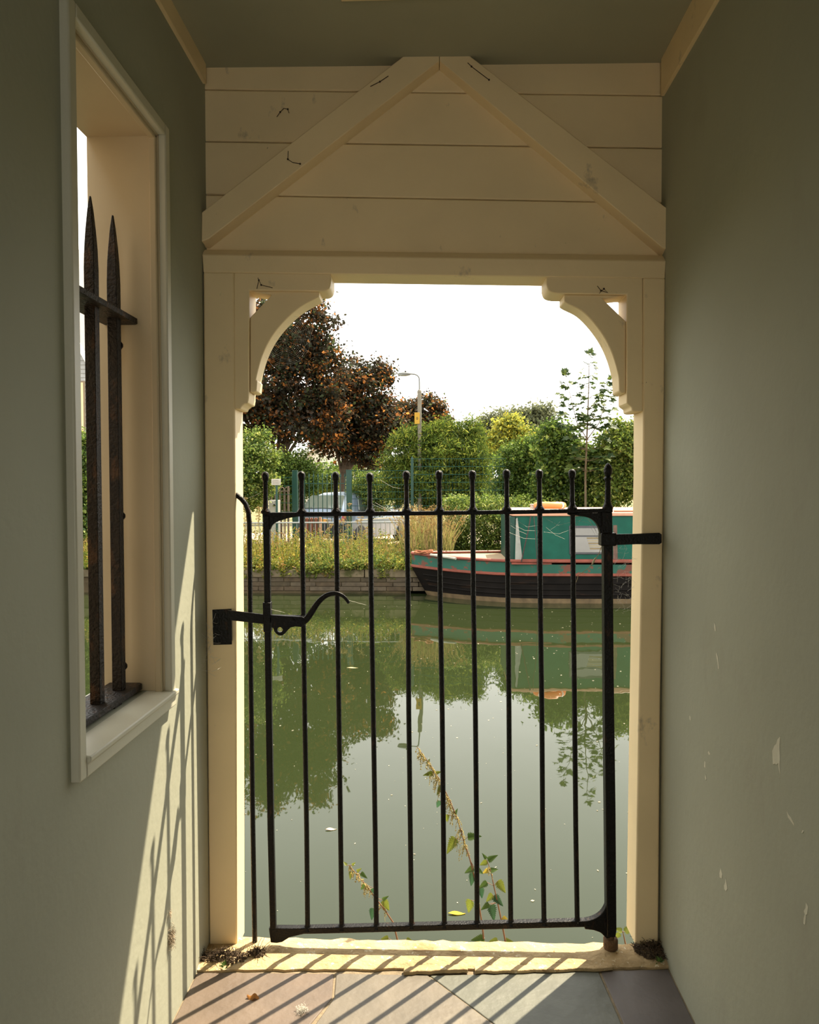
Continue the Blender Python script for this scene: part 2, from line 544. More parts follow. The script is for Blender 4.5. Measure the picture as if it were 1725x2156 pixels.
# ------------------------------------------------------------------ window in the left wall
win = struct(thing('window_1', 'barred cream window opening in the grey wall', 'window', (XL, (WY0 + WY1) / 2, WZ0)))
del win['category']
PR = 0.018
def xbox(mb, y0, z0, y1, z1, x0, x1):
    return mb.box((min(x0, x1), y0, z0), (max(x0, x1), y1, z1))
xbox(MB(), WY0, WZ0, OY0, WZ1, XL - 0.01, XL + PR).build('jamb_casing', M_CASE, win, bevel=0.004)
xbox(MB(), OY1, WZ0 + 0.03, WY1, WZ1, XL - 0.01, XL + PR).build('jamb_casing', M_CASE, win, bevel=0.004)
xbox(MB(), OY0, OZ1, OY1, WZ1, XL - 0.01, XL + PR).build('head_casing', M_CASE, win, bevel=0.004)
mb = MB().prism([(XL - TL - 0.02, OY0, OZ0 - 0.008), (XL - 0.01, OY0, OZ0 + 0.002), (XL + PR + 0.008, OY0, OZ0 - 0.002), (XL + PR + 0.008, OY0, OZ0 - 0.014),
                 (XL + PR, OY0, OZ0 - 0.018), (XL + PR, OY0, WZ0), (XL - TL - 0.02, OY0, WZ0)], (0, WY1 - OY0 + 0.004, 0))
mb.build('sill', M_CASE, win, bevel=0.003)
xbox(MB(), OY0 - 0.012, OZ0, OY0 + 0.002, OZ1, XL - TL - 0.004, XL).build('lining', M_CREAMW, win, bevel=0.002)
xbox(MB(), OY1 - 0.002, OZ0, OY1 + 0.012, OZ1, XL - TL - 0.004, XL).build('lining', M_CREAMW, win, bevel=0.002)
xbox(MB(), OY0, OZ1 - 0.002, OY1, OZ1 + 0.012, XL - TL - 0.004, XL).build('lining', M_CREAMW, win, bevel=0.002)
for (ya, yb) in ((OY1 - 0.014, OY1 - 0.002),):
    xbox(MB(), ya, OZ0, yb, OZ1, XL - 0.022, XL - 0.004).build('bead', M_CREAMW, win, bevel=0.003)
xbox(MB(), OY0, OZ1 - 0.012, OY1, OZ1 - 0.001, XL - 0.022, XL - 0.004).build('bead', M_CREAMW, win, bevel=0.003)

gx0, gx1 = AX(283, 676, 0 - 0.77).x, -0.86
grille = thing('window_grille', 'black iron spiked grille standing in the barred window opening', 'grille', ((gx0 + gx1) / 2, OY1 - 0.2, OZ0))
zt = 1.43 + (1033 - 676) * 1.88 / F
zb = 1.43 - (1448 - 1033) * 1.88 / F
def plate(z0, z1):
    return MB().prism([(gx1, OY0, z0), (gx0, OY0, z0), (gx0, OY1 - 0.012, z0), (gx0 - 0.008, OY1 - 0.003, z0), (gx1, OY1 - 0.003, z0)], (0, 0, z1 - z0))
plate(zt - 0.002, zt + 0.013).build('rail', M_IRONR, grille, bevel=0.002)
plate(zb - 0.016, zb).build('rail', M_IRONR, grille, bevel=0.002)
bx = -0.805
by2 = AX(242, 800, bx).y
by1 = AX(195.5, 800, bx).y
for k in range(4):
    y = by2 - (by2 - by1) * k
    if y < OY0 + 0.02: break
    h = 0.0125
    mb = MB()
    prof = [(h, zb), (h, 1.86), (h, 1.95), (h * 0.9, 2.0), (h * 0.72, 2.04), (h * 0.45, 2.085), (h * 0.16, 2.118)]
    vs_, fs = [], []
    for i, (r_, z) in enumerate(prof):
        for sx_, sy_ in ((-1, -1), (1, -1), (1, 1), (-1, 1)):
            vs_.append((bx + sx_ * r_, y + sy_ * r_, z))
    for i in range(len(prof) - 1):
        for q in range(4):
            q2 = (q + 1) % 4
            fs.append((i * 4 + q, i * 4 + q2, i * 4 + 4 + q2, i * 4 + 4 + q))
    fs += [(3, 2, 1, 0), tuple(len(vs_) - 4 + q for q in range(4))]
    mb.add(vs_, fs).build('bar', M_IRONR, grille, bevel=0.0015)
for py in (727, 1087, 1408):
    p = AX(246, py, bx)
    MB().lathe((bx + 0.004, by2 + h, p.z), (0, 1, 0), [(0.004, 0), (0.011, 0.001), (0.011, 0.006), (0.007, 0.011), (0, 0.012)], 10).build('bolt', M_IRONR, grille)
# rubber packers under the lower rail
for k in (0.25, 0.7):
    yk = OY0 + (OY1 - OY0) * k
    MB().box((gx1 + 0.02, yk - 0.02, OZ0 - 0.004), (gx0 - 0.006, yk + 0.02, zb - 0.015)).build('packer', M_IRONR, grille)

# ------------------------------------------------------------------ the iron gate
DG = -0.007                                   # the gate hangs between the posts
gate_base = W(1289, 1975, DG)
gate = thing('iron_gate', 'black wrought iron gate of ball-topped bars closing the gateway', 'gate', gate_base)
def gp(px, py, d=DG): return W(px, py, d)
MPX = WO.y / F                                # metres per pixel at the gate
TOPR = lambda x: 1083.5 + (x - 556) * (1074.5 - 1083.5) / (1290 - 556) + 1.5 * math.sin((x - 556) / 734 * math.pi)
BOTR = lambda x: 1962.0 + (x - 570) * (1944.0 - 1962.0) / (1290 - 570)
bars = [(636, 648, 1000), (708, 720, 1001), (780, 793, 1003), (857, 867, 999), (926, 936, 998), (996, 1005, 998), (1068, 1076, 996), (1137, 1146, 996), (1206, 1216, 996)]
def finial(px, pyr, pyb, name='finial', r=7.6):
    a, b = gp(px, pyr - 3), gp(px - 0.8, pyb)
    L = (b - a).length
    u = MPX
    return MB().lathe(a, b - a, [(8.5 * u, -0.002), (10.5 * u, 2 * u), (10.0 * u, 4 * u), (6.4 * u, 9 * u), (5.6 * u, 13 * u), (5.0 * u, L * 0.5), (5.0 * u, L - 12 * u),
                                 (6.8 * u, L - 9.5 * u), (r * u, L - 4 * u), (8.1 * u, L), (7.2 * u, L + 4 * u), (4.5 * u, L + 7 * u), (0.4 * u, L + 8.2 * u)], 14)
rng = random.Random(11)
for (xt, xb, yball) in bars:
    ys = [TOPR(xt) - 2, 1250, 1500, 1750, BOTR(xb) + 3]
    y0, y1 = ys[0], ys[-1]
    path = []
    for k, y in enumerate(ys):
        x = xt + (xb - xt) * (y - y0) / (y1 - y0) + (rng.uniform(-1.0, 1.0) if 0 < k < 4 else 0)
        path.append(gp(x, y))
    bar = MB().tube(path, 5.4 * MPX, 10)
    p = path[-1]
    bar.lathe(p + Vector((0, 0, 0.026)), (0, 0, -1), [(5.4 * MPX, 0), (8.5 * MPX, 0.012), (9.5 * MPX, 0.018), (6 * MPX, 0.022)], 10)
    b = bar.build('bar', M_IRON, gate, smooth=50)
    finial(xt - 0.5, TOPR(xt), yball).build('finial', M_IRON, b, smooth=50)
def strip(fn, x0, x1, half, d0, d1, n=12):
    up = [(x0 + (x1 - x0) * i / n, fn(x0 + (x1 - x0) * i / n) - half) for i in range(n + 1)]
    dn = [(x, y + 2 * half) for x, y in up][::-1]
    return up + dn
o = wprism(MB(), strip(TOPR, 553, 1291, 4.3, 0, 0), DG - 0.010, DG + 0.012).build('top_rail', M_IRON, gate, bevel=0.0015)
foot = [(568, 1957), (574, 1960), (590, 1961), (640, 1958), (700, 1955)]
o = wprism(MB(), [(566, 1955), (576, 1957), (582, 1955)] + [(x, BOTR(x) - 5.5) for x in (620, 700, 800, 900, 1000, 1100, 1200, 1240, 1282)] +
           [(x, BOTR(x) + 7) for x in (1282, 1240, 1200, 1100, 1000, 900, 800, 700, 660)] + [(640, 1967), (610, 1974), (594, 1984), (583, 1986), (570, 1985)], DG - 0.011, DG + 0.011).build('bottom_rail', M_IRON, gate, bevel=0.002)
# latch stile, latch sleeve and its corner scroll
o = wprism(MB(), [(553.5, 1080), (567.5, 1080), (569, 1270), (572, 1500), (576, 1750), (581, 1975), (569, 1978), (563, 1750), (559, 1500), (556, 1270)], DG - 0.010, DG + 0.010)
st = o.build('latch_stile', M_IRON, gate, bevel=0.0025)
finial(559.5, TOPR(560), 1001).build('finial', M_IRON, st, smooth=50)
wprism(MB(), [(566, 1086)] + [(640, 1086), (612, 1090)] + arc([(596, 1094), (582, 1099), (573, 1106), (568, 1116)], 4), DG - 0.008, DG + 0.008).build('corner_web', M_IRON, gate, bevel=0.002)
# hinge stile
o = wprism(MB(), [(1267, 1078), (1290, 1078), (1291, 1130), (1293, 1400), (1297, 1700), (1299, 1960), (1297, 1974), (1279, 1974), (1278, 1900), (1274, 1500), (1272, 1140), (1268, 1120)], DG - 0.017, DG + 0.017)
hs = o.build('hinge_stile', M_IRON, gate, bevel=0.003)
a = gp(1280, TOPR(1280) - 3); u = MPX
L = (gp(1279, 985) - a).length
MB().lathe(a, (0, 0, 1), [(10 * u, -0.002), (11.5 * u, 2 * u), (11 * u, 5 * u), (8 * u, 10 * u), (6.6 * u, 16 * u), (6 * u, L * .5), (5.6 * u, L - 27 * u), (8.5 * u, L - 24 * u), (8.5 * u, L - 21 * u),
                          (5.5 * u, L - 18 * u), (8 * u, L - 13 * u), (9 * u, L - 7 * u), (8.5 * u, L - 1 * u), (6 * u, L + 5 * u), (2.5 * u, L + 9 * u), (0.3 * u, L + 10 * u)], 14).build('acorn_finial', M_IRON, hs, smooth=50)
wprism(MB(), [(1196, 1081)] + arc([(1200, 1085), (1225, 1087), (1245, 1092), (1258, 1104), (1264, 1120), (1266, 1146)], 4) + [(1275, 1146), (1276, 1078)], DG - 0.012, DG + 0.012).build('corner_web', M_IRON, gate, bevel=0.003)
wprism(MB(), [(1281, 1880)] + arc([(1279, 1892), (1276, 1910), (1266, 1926), (1250, 1936), (1230, 1941)], 4) + [(1232, 1957)] + arc([(1250, 1959), (1264, 1964), (1271, 1970), (1277, 1976)], 3) + [(1290, 1976)], DG - 0.012, DG + 0.012).build('corner_web', M_IRON, gate, bevel=0.003)
# latch
wprism(MB(), [(553, 1269), (569, 1269), (570.5, 1331), (554.5, 1331)], DG - 0.018, DG + 0.012).build('latch_sleeve', M_IRON, gate, bevel=0.002)
wprism(MB(), [(479, 1285), (520, 1289.5), (556, 1294), (640, 1296), (640, 1301), (556, 1314), (520, 1310), (488, 1306.5), (479, 1304)], -0.020, -0.013).build('latch_bar', M_IRON, gate, bevel=0.001)
lev = arc([(632, 1313), (645, 1304), (657, 1288), (668, 1271), (682, 1257), (698, 1250), (712, 1250), (725, 1257), (735, 1270)], 4)
lr = [7.5 - 4.4 * i / (len(lev) - 1) for i in range(len(lev))]
lever = MB().tube([gp(x, y, DG - 0.024) for x, y in lev], [r_ * MPX for r_ in lr], 10, flat=0.6).build('latch_lever', M_IRON, gate, smooth=60)
ring = [(571, 1295), (600, 1297), (636, 1299), (646, 1304), (640, 1316), (634, 1320), (622, 1319), (612, 1321), (606, 1327)] + arc([(601, 1333), (594, 1338), (586, 1337), (579, 1331), (575, 1322)], 3) + [(571, 1321)]
mb = MB()
fr = [W(x, y, DG - 0.030) for x, y in ring]
bk = [p + WN * 0.012 for p in fr]
hole = [W(589.5 + 6 * math.cos(t), 1326 + 5.5 * math.sin(t), DG - 0.030) for t in [2 * math.pi * k / 14 for k in range(14)]]
bm = bmesh.new()                              # plate with a drilled eye
ov = [bm.verts.new(p) for p in fr]; hv = [bm.verts.new(p) for p in hole]
eds = [bm.edges.new((ov[i], ov[(i + 1) % len(ov)])) for i in range(len(ov))] + [bm.edges.new((hv[i], hv[(i + 1) % 14])) for i in range(14)]
bmesh.ops.triangle_fill(bm, use_beauty=True, edges=eds)
res = bmesh.ops.extrude_face_region(bm, geom=bm.faces[:])
bmesh.ops.translate(bm, vec=WN * 0.012, verts=[v for v in res['geom'] if isinstance(v, bmesh.types.BMVert)])
bmesh.ops.recalc_face_normals(bm, faces=bm.faces)
me = bpy.data.meshes.new('latch_body'); bm.to_mesh(me); bm.free()
me.materials.append(M_IRON)
lb = link('latch_body', me, gate)
MB().lathe(gp(617, 1305, DG - 0.034), WN, [(0.001, 0), (0.0035, 0.001), (0.0045, 0.005)], 10).build('rivet', M_IRON, lb)
# pivot block under the hinge stile
pb = AZ(1289, 2004, 0.010)
pc = Vector((pb.x, pb.y + 0.019, 0.010))
ptop = AY(1289, 1981, pb.y).z
piv = thing('pivot_block', 'rusty iron pivot block under the gate hinge stile', 'block', pc)
M_RUST = mat('rusty_iron', (0.11, 0.06, 0.028), 0.8, 0.4, 40, 0.6, 120)
MB().prism([(pc.x + 0.0235 * math.cos(t), pc.y + 0.0235 * math.sin(t), 0.008) for t in [math.pi / 8 + math.pi / 4 * k for k in range(8)]], (0, 0, ptop - 0.008)).build('block', M_RUST, piv, bevel=0.006)
MB().lathe((pc.x, pc.y - .004, ptop - .004), (0, 0, 1), [(0.011, 0), (0.010, 0.022)], 10).build('pin', M_RUST, piv)
# hinge strap on the post
strap = thing('hinge_strap', 'black flat iron hinge strap bolted across the cream post', 'strap', gp(1393, 1135))
o = wprism(MB(), [(1290, 1125), (1340, 1124), (1389, 1122), (1394, 1125), (1394, 1143), (1389, 1146), (1340, 1146), (1290, 1148)], -0.011, -0.0015).build('strap_bar', M_IRON, strap, bevel=0.0015)
c = gp(1281, 1135)
mb = MB()
for k in range(1):
    pts = [c + Vector((x, y, 0)) for x, y in ((-0.026, -0.024), (0.020, -0.024), (0.020, 0.022), (-0.026, 0.022))]
    mb.prism([p - Vector((0, 0, 0.020)) for p in pts], (0, 0, 0.040))
mb.build('collar', M_IRON, strap, bevel=0.004)
# keeper plate for the latch
kp = thing('latch_keeper', 'dark square iron latch keeper set in the cream post', 'plate', W(467, 1320))
wprism(MB(), [(447, 1284), (487, 1282), (488, 1357), (449, 1358)], -0.003, 0.002).build('plate', M_IRON, kp, bevel=0.001)
wprism(MB(), [(478, 1286), (487, 1286), (488, 1350), (480, 1350)], -0.012, -0.002).build('keep', M_IRON, kp, bevel=0.001)
# fixed side bar
path = [W(488, 1037, 0.03)] + [gp(x, y, 0.012) for x, y in ((498, 1042), (508, 1050), (517, 1061), (523, 1078), (525, 1100), (528, 1400), (532, 1700), (537, 2004))]
tag(MB().tube(path, 5.4 * MPX, 10).build('side_bar', M_IRON, smooth=60), 'single black iron bar bent into the cream post beside the gate', 'bar')

# ------------------------------------------------------------------ far bank: ground, quay, water
def water_mat():
    m = bpy.data.materials.new('green_canal_water')
    m.use_nodes = True
    n, l = m.node_tree.nodes, m.node_tree.links
    p = n['Principled BSDF']
    p.inputs['Roughness'].default_value = 0.015
    p.inputs['IOR'].default_value = 1.33
    t = n.new('ShaderNodeTexCoord')
    nz = n.new('ShaderNodeTexNoise')
    nz.inputs['Scale'].default_value = 0.6
    nz.inputs['Detail'].default_value = 3
    l.new(t.outputs['Object'], nz.inputs['Vector'])
    r = n.new('ShaderNodeValToRGB')
    r.color_ramp.elements[0].color = (0.016, 0.0225, 0.0075, 1)
    r.color_ramp.elements[1].color = (0.020, 0.0265, 0.0095, 1)
    l.new(nz.outputs['Fac'], r.inputs[0])
    l.new(r.outputs[0], p.inputs['Base Color'])
    mp = n.new('ShaderNodeMapping')
    mp.inputs['Scale'].default_value = (1.0, 0.45, 1)
    l.new(t.outputs['Object'], mp.inputs['Vector'])
    q = n.new('ShaderNodeTexNoise')
    q.inputs['Scale'].default_value = 2.2
    q.inputs['Detail'].default_value = 2.5
    l.new(mp.outputs[0], q.inputs['Vector'])
    b = n.new('ShaderNodeBump')
    b.inputs['Strength'].default_value = 0.10
    b.inputs['Distance'].default_value = 0.03
    l.new(q.outputs['Fac'], b.inputs['Height'])
    l.new(b.outputs[0], p.inputs['Normal'])
    return m
struct(MB().add([(-40, yo - 0.05, ZW), (40, yo - 0.05, ZW), (40, 16, ZW), (-40, 16, ZW)], [(0, 1, 2, 3)]).build('canal_water', water_mat(), smooth=0))

YQ = 13.05                                    # face of the far quay, left of the boat
YQ2 = 14.25                                   # set back behind the boat
XQ = -0.13
GZ = 0.04
M_GROUND = mat('dry_grass_ground', (0.182, 0.154, 0.063), 0.95, 0.35, 1.5, 0.6, 12,
               spots=[((0.07, 0.09, 0.025), 0.7, 0.52, 0.15, S1), ((0.24, 0.18, 0.10), 1.1, 0.62, 0.1, S1)])
prof = [(YQ + 0.25, GZ), (15, GZ + 0.02), (16.6, GZ), (17.5, -0.08), (34, -0.08), (45, 0.4), (90, 3.0)]
mb = MB()
vs_, fs = [], []
for i, (y, z) in enumerate(prof):
    vs_ += [(-45, y, z), (XQ, y if i else YQ + 0.25, z), (45, y, z)]
for i in range(len(prof) - 1):
    for k in range(2):
        if k == 1 and i == 0:
            continue
        a = i * 3 + k
        fs.append((a, a + 1, a + 4, a + 3))
vs_ += [(XQ, YQ2 + 0.2, GZ), (45, YQ2 + 0.2, GZ)]
fs.append((len(vs_) - 2, len(vs_) - 1, 5, 4))
mb.add(vs_, fs)
struct(mb.build('ground', M_GROUND))
M_PAVE = mat('pale_drive_paving', (0.504, 0.378, 0.259), 0.9, 0.12, 3, 0.3, 20)
struct(MB().box((-6.5, 17.9, -0.5), (3.2, 26.0, -0.055)).box((-6.5, 17.0, -0.5), (3.2, 20.5, -0.055)).build('drive_pavement', M_PAVE, smooth=0))
# the quay wall: a rendered and brick face with coping stones and a timber waling
M_QBR = mat('old_quay_brickwork', (0.07425, 0.05535, 0.0297), 0.9, 0.25, 6, 0.6, 14, 0.2, spots=[((0.03, 0.028, 0.012), 1.5, 0.55, 0.15, (1, 1, 3)), ((0.085, 0.065, 0.04), 9, 0.62, 0.06, (0.4, 1, 3))])
M_COPE = mat('grey_coping_concrete', (0.15, 0.12, 0.0744), 0.9, 0.2, 5, 0.4, 25, 0.2, spots=[((0.06, 0.062, 0.022), 3, 0.52, 0.1, S1)])
quay = struct(MB().box((-20, YQ, -1.2), (XQ, YQ + 0.5, -0.115)).box((XQ - 0.4, YQ, -1.2), (XQ, YQ2 + 0.5, -0.115)).box((XQ, YQ2, -1.2), (30, YQ2 + 0.5, -0.05)).build('wall_far_quay', M_QBR, smooth=0))
x = -12.0
rng = random.Random(5)
while x < XQ - 0.2:
    L = rng.uniform(0.75, 1.15)
    x2 = min(x + L, XQ)
    MB().box((x + 0.008, YQ - 0.03 + rng.uniform(-0.012, 0.012), -0.115), (x2 - 0.008, YQ + 0.32, 0.03 + rng.uniform(-0.012, 0.012))).build('coping_stone', M_COPE, quay, bevel=0.012)
    x = x2
# brick courses that can be told apart along the upper face
M_QB2 = [mat('quay_brick_%s' % k, c_, 0.9, 0.25, 12, 0.4, 40) for k, c_ in (('brown', (0.0702, 0.04995, 0.02835)), ('grey', (0.081, 0.0621, 0.03915)), ('dark', (0.0567, 0.0432, 0.0243)))]
bme = None
for row in range(3):
    x = -4.1 + (0.115 if row % 2 else 0)
    z0 = -0.195 - row * 0.080
    while x < XQ - 0.05:
        x2 = min(x + 0.46, XQ)
        o = MB().box((x + 0.005, YQ - 0.012 - rng.uniform(0, 0.008), z0), (x2 - 0.005, YQ + 0.03, z0 + 0.072)).build('brick', M_QB2[rng.randrange(3)], quay, bevel=0.006, seg=1)
        x = x2

# ------------------------------------------------------------------ leaf clouds
def npmesh(name, v, f, col, m, parent=None):
    me = bpy.data.meshes.new(name)
    v = np.asarray(v, np.float32).reshape(-1, 3)
    f = np.asarray(f, np.int32)
    k = f.shape[1]
    me.vertices.add(len(v)); me.vertices.foreach_set('co', v.ravel())
    me.loops.add(f.size); me.loops.foreach_set('vertex_index', f.ravel())
    me.polygons.add(len(f)); me.polygons.foreach_set('loop_start', np.arange(0, f.size, k, dtype=np.int32))
    me.update(calc_edges=True)
    if col is not None:
        a = me.color_attributes.new('Col', 'FLOAT_COLOR', 'POINT')
        c4 = np.ones((len(v), 4), np.float32); c4[:, :3] = col
        a.data.foreach_set('color', c4.ravel())
    me.materials.append(m)
    return link(name, me, parent)

def nrm(a): return a / np.maximum(np.linalg.norm(a, axis=1, keepdims=True), 1e-9)

def leafmesh(name, c, axis, nor, L, Wd, col, m, parent, fold=0.18):
    axis = nrm(axis); side = nrm(np.cross(nor, axis)); nor = np.cross(axis, side)
    L = L[:, None]; Wd = Wd[:, None]
    v = np.stack([c - axis * L * .5, c - axis * L * .05 + side * Wd * .5 + nor * Wd * fold, c + axis * L * .5, c - axis * L * .05 - side * Wd * .5 + nor * Wd * fold], 1)
    n = len(c)
    i = np.arange(n) * 4
    f = np.concatenate([np.stack([i, i + 1, i + 2], 1), np.stack([i, i + 2, i + 3], 1)])
    return npmesh(name, v, f, np.repeat(col, 4, axis=0), m, parent)

def cloud(seed, blobs, n, size, per=26, clump=0.16, shell=0.45, up=0.6, aspect=0.6, pal=None, drop=0.0, flat=1.0):
    """leaf centres, axes, normals and colours inside ellipsoids; blobs are (centre, radii)"""
    r = np.random.default_rng(seed)
    C = np.array([b[0] for b in blobs], float); Rr = np.array([b[1] for b in blobs], float)
    w = np.prod(Rr, axis=1) ** (2 / 3); w /= w.sum()
    nc = max(8, n // per)
    bi = r.choice(len(blobs), nc, p=w)
    d = nrm(r.normal(size=(nc, 3)))
    rad = shell + (1.06 - shell) * r.random(nc) ** 0.6
    cc = C[bi] + d * Rr[bi] * rad[:, None]
    outw = nrm(d / Rr[bi])
    ci = r.integers(0, nc, n)
    sc = clump * (0.6 + 0.8 * r.random(nc))[ci][:, None]
    c = cc[ci] + r.normal(size=(n, 3)) * sc * np.array([1, 1, 0.6 * flat])
    nor = nrm(r.normal(size=(n, 3)) * 0.7 + outw[ci] * 0.5 + np.array([0, 0, up]))
    ax = nrm(np.cross(nor, r.normal(size=(n, 3)))) + outw[ci] * 0.35 + np.array([0, 0, -drop])
    L = size * (0.6 + 0.8 * r.random(n))
    pal = np.array(pal, float) * np.array([LEAF_V, LEAF_V, LEAF_V, 1])
    pw = pal[:, 3] / pal[:, 3].sum()
    pk = np.where(r.random(n) < 0.6, r.choice(len(pal), nc, p=pw)[ci], r.choice(len(pal), n, p=pw))
    col = pal[pk, :3] * (0.75 + 0.5 * r.random(n))[:, None]
    return c, ax, nor, L, L * aspect, col

def B(px, py, rx, ry, D, dep=None):            # an ellipsoid standing at distance D
    c = AY(px, py, D)
    k = D / F
    rad = (rx * k, (dep if dep else 0.8 * (rx + ry) / 2 * k), ry * k)
    return (tuple(c), rad)

def limbs(parent, base, tips, r0, m=M_WOODB, name='trunk'):
    base = Vector(base)
    fork = base.lerp(Vector(tips[0]), 0.45)
    fork.x, fork.y = base.x * .7 + fork.x * .3, base.y * .7 + fork.y * .3
    tr = MB().tube([base, base.lerp(fork, .5) + Vector((r0 * .3, 0, 0)), fork], [r0 * 1.25, r0, r0 * .85], 9).build(name, m, parent, smooth=70)
    for t in tips:
        t = Vector(t)
        mid = fork.lerp(t, 0.5) + Vector((0, 0, 0.06 * (t - fork).length))
        MB().tube([fork - Vector((0, 0, r0)), mid, t], [r0 * .6, r0 * .38, r0 * .12], 7).build('branch', m, parent, smooth=70)

LEAF_V = 1.5                                    # overall leaf reflectance
PAL_COP = [(0.022, 0.020, 0.012, 5), (0.04, 0.024, 0.013, 2.5), (0.15, 0.058, 0.016, 1.1), (0.30, 0.12, 0.028, 1.0), (0.04, 0.05, 0.02, 1.8)]
PAL_GRN = [(0.055, 0.09, 0.016, 4), (0.085, 0.13, 0.022, 3), (0.16, 0.19, 0.038, 1.4), (0.03, 0.055, 0.014, 2.5)]
PAL_LIT = [(0.085, 0.125, 0.022, 3), (0.15, 0.185, 0.035, 2.5), (0.25, 0.26, 0.075, 1.0), (0.045, 0.075, 0.018, 2.5)]
PAL_CON = [(0.055, 0.085, 0.014, 4), (0.105, 0.135, 0.02, 3), (0.19, 0.20, 0.035, 1.6), (0.028, 0.045, 0.012, 2.5)]
PAL_YEL = [(0.30, 0.27, 0.035, 3), (0.20, 0.21, 0.04, 3), (0.10, 0.13, 0.03, 2)]
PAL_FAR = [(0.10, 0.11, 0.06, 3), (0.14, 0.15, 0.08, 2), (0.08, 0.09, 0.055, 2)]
PAL_WEED = [(0.10, 0.122, 0.02, 4), (0.145, 0.148, 0.03, 3), (0.18, 0.125, 0.035, 1.3), (0.055, 0.088, 0.018, 3.4), (0.23, 0.215, 0.045, 1.0)]
M_LEAF = leafmat('broad_leaf', trans=0.5, gloss=0.012)
M_LEAFC = leafmat('copper_leaf', trans=0.6, gloss=0.01)
M_NEED = leafmat('conifer_spray', trans=0.4, gloss=0.006)

def plant(name, label, cat, D, blobs, n, size, pal, seed, base_px=None, trunk=0.0, group=None, m=None, dep=None, ground=None, lumps=7, **kw):
    bl = []
    rl_ = np.random.default_rng(seed + 500)
    for b in blobs:                            # each mass breaks up into smaller sprays round its edge
        c_, rd_ = B(*b, D, dep)
        bl.append((c_, tuple(0.86 * v for v in rd_)))
        for q in range(lumps):
            d_ = rl_.normal(size=3); d_ /= np.linalg.norm(d_)
            f_ = rl_.uniform(0.26, 0.42)
            bl.append((tuple(np.array(c_) + d_ * np.array(rd_) * (1.0 - f_ * .55)), tuple(f_ * v for v in rd_)))
    gz = ground if ground is not None else (GZ if D < 18 else -0.08)
    bx_ = AY(base_px if base_px else blobs[0][0], 1100, D)
    base = Vector((bx_.x, D, gz))
    t = thing(name, label, cat, base, group)
    c, ax, no, L, Wd, col = cloud(seed, bl, n, size, pal=pal, **kw)
    keep = c[:, 2] > gz
    o = leafmesh('foliage', c[keep], ax[keep], no[keep], L[keep], Wd[keep], col[keep], m or M_LEAF, t)
    stuff(o)
    if trunk:
        limbs(t, base, [B(*b, D, dep)[0] for b in blobs], trunk)
    return t

plant('copper_tree', 'tallest dark copper-leaved tree rising behind the climbing bush', 'tree', 21.0,
      [(560, 800, 110, 100), (610, 720, 80, 85), (665, 690, 40, 58), (688, 790, 52, 75), (540, 700, 90, 90), (600, 880, 105, 70), (500, 860, 110, 90), (670, 880, 60, 60), (680, 735, 40, 40)],
      42000, 0.105, PAL_COP, 21, base_px=585, trunk=0.11, m=M_LEAFC, per=30, clump=0.15, aspect=0.7)
plant('copper_tree', 'copper-leaved tree with forked trunk standing behind the parked car', 'tree', 22.5,
      [(770, 825, 60, 72), (725, 870, 70, 70), (790, 890, 50, 60), (700, 925, 55, 42), (775, 940, 50, 42), (820, 900, 25, 50), (735, 800, 40, 50)],
      30000, 0.105, PAL_COP, 22, base_px=715, trunk=0.11, m=M_LEAFC, per=30, clump=0.15, aspect=0.7)
plant('copper_tree', 'small copper-leaved tree right behind the street lamp', 'tree', 27.0,
      [(895, 865, 42, 40), (850, 885, 40, 45), (925, 880, 18, 34), (890, 905, 55, 40)],
      11000, 0.11, PAL_COP, 23, base_px=890, trunk=0.12, m=M_LEAFC, per=24, clump=0.15, aspect=0.7)
plant('climbing_bush', 'pale green climbing bush beside the white notice board', 'bush', 15.6,
      [(515, 990, 55, 75), (545, 955, 35, 42), (500, 1035, 60, 45), (470, 1000, 60, 90), (560, 1000, 22, 45), (555, 915, 12, 14), (585, 955, 10, 12)],
      24000, 0.06, PAL_LIT, 24, per=22, clump=0.09, aspect=0.6)
plant('garden_shrub', 'green shrub below the copper trees, over the tall gate post', 'bush', 20.5,
      [(615, 985, 42, 38), (640, 1010, 40, 35), (590, 1010, 40, 40), (600, 1050, 50, 30)],
      15000, 0.065, PAL_GRN, 25, per=22, clump=0.11)
plant('garden_shrub', 'bright green shrub seen through the green gate bars', 'bush', 26.5,
      [(675, 1020, 36, 26), (700, 1010, 22, 22)], 5000, 0.09, PAL_LIT, 26, per=22, clump=0.1)
plant('garden_shrub', 'round bush yellowing on one side beside the car', 'bush', 20.0,
      [(785, 1050, 32, 42), (770, 1015, 30, 24), (800, 1035, 18, 30), (760, 1030, 22, 26)],
      15000, 0.05, PAL_LIT, 27, per=24, clump=0.08)
plant('conifer_hedge', 'clipped conifer hedge with feathery green tops behind the mesh fence', 'hedge', 19.2,
      [(842, 985, 40, 78), (880, 970, 46, 74), (930, 965, 48, 76), (980, 965, 46, 78), (1000, 1000, 32, 76), (945, 905, 28, 24), (900, 912, 28, 20), (860, 918, 26, 18), (920, 1030, 86, 50), (985, 902, 18, 20)],
      60000, 0.115, PAL_CON, 28, per=30, clump=0.12, aspect=0.22, up=0.1, drop=-0.55, m=M_NEED)
plant('far_tree', 'yellow-green tree glimpsed over the end of the conifer hedge', 'tree', 38.0,
      [(1060, 915, 30, 36), (1075, 888, 22, 16), (1045, 950, 32, 34), (1095, 920, 30, 30)], 7000, 0.16, PAL_YEL, 29, per=22, clump=0.2, trunk=0.15)
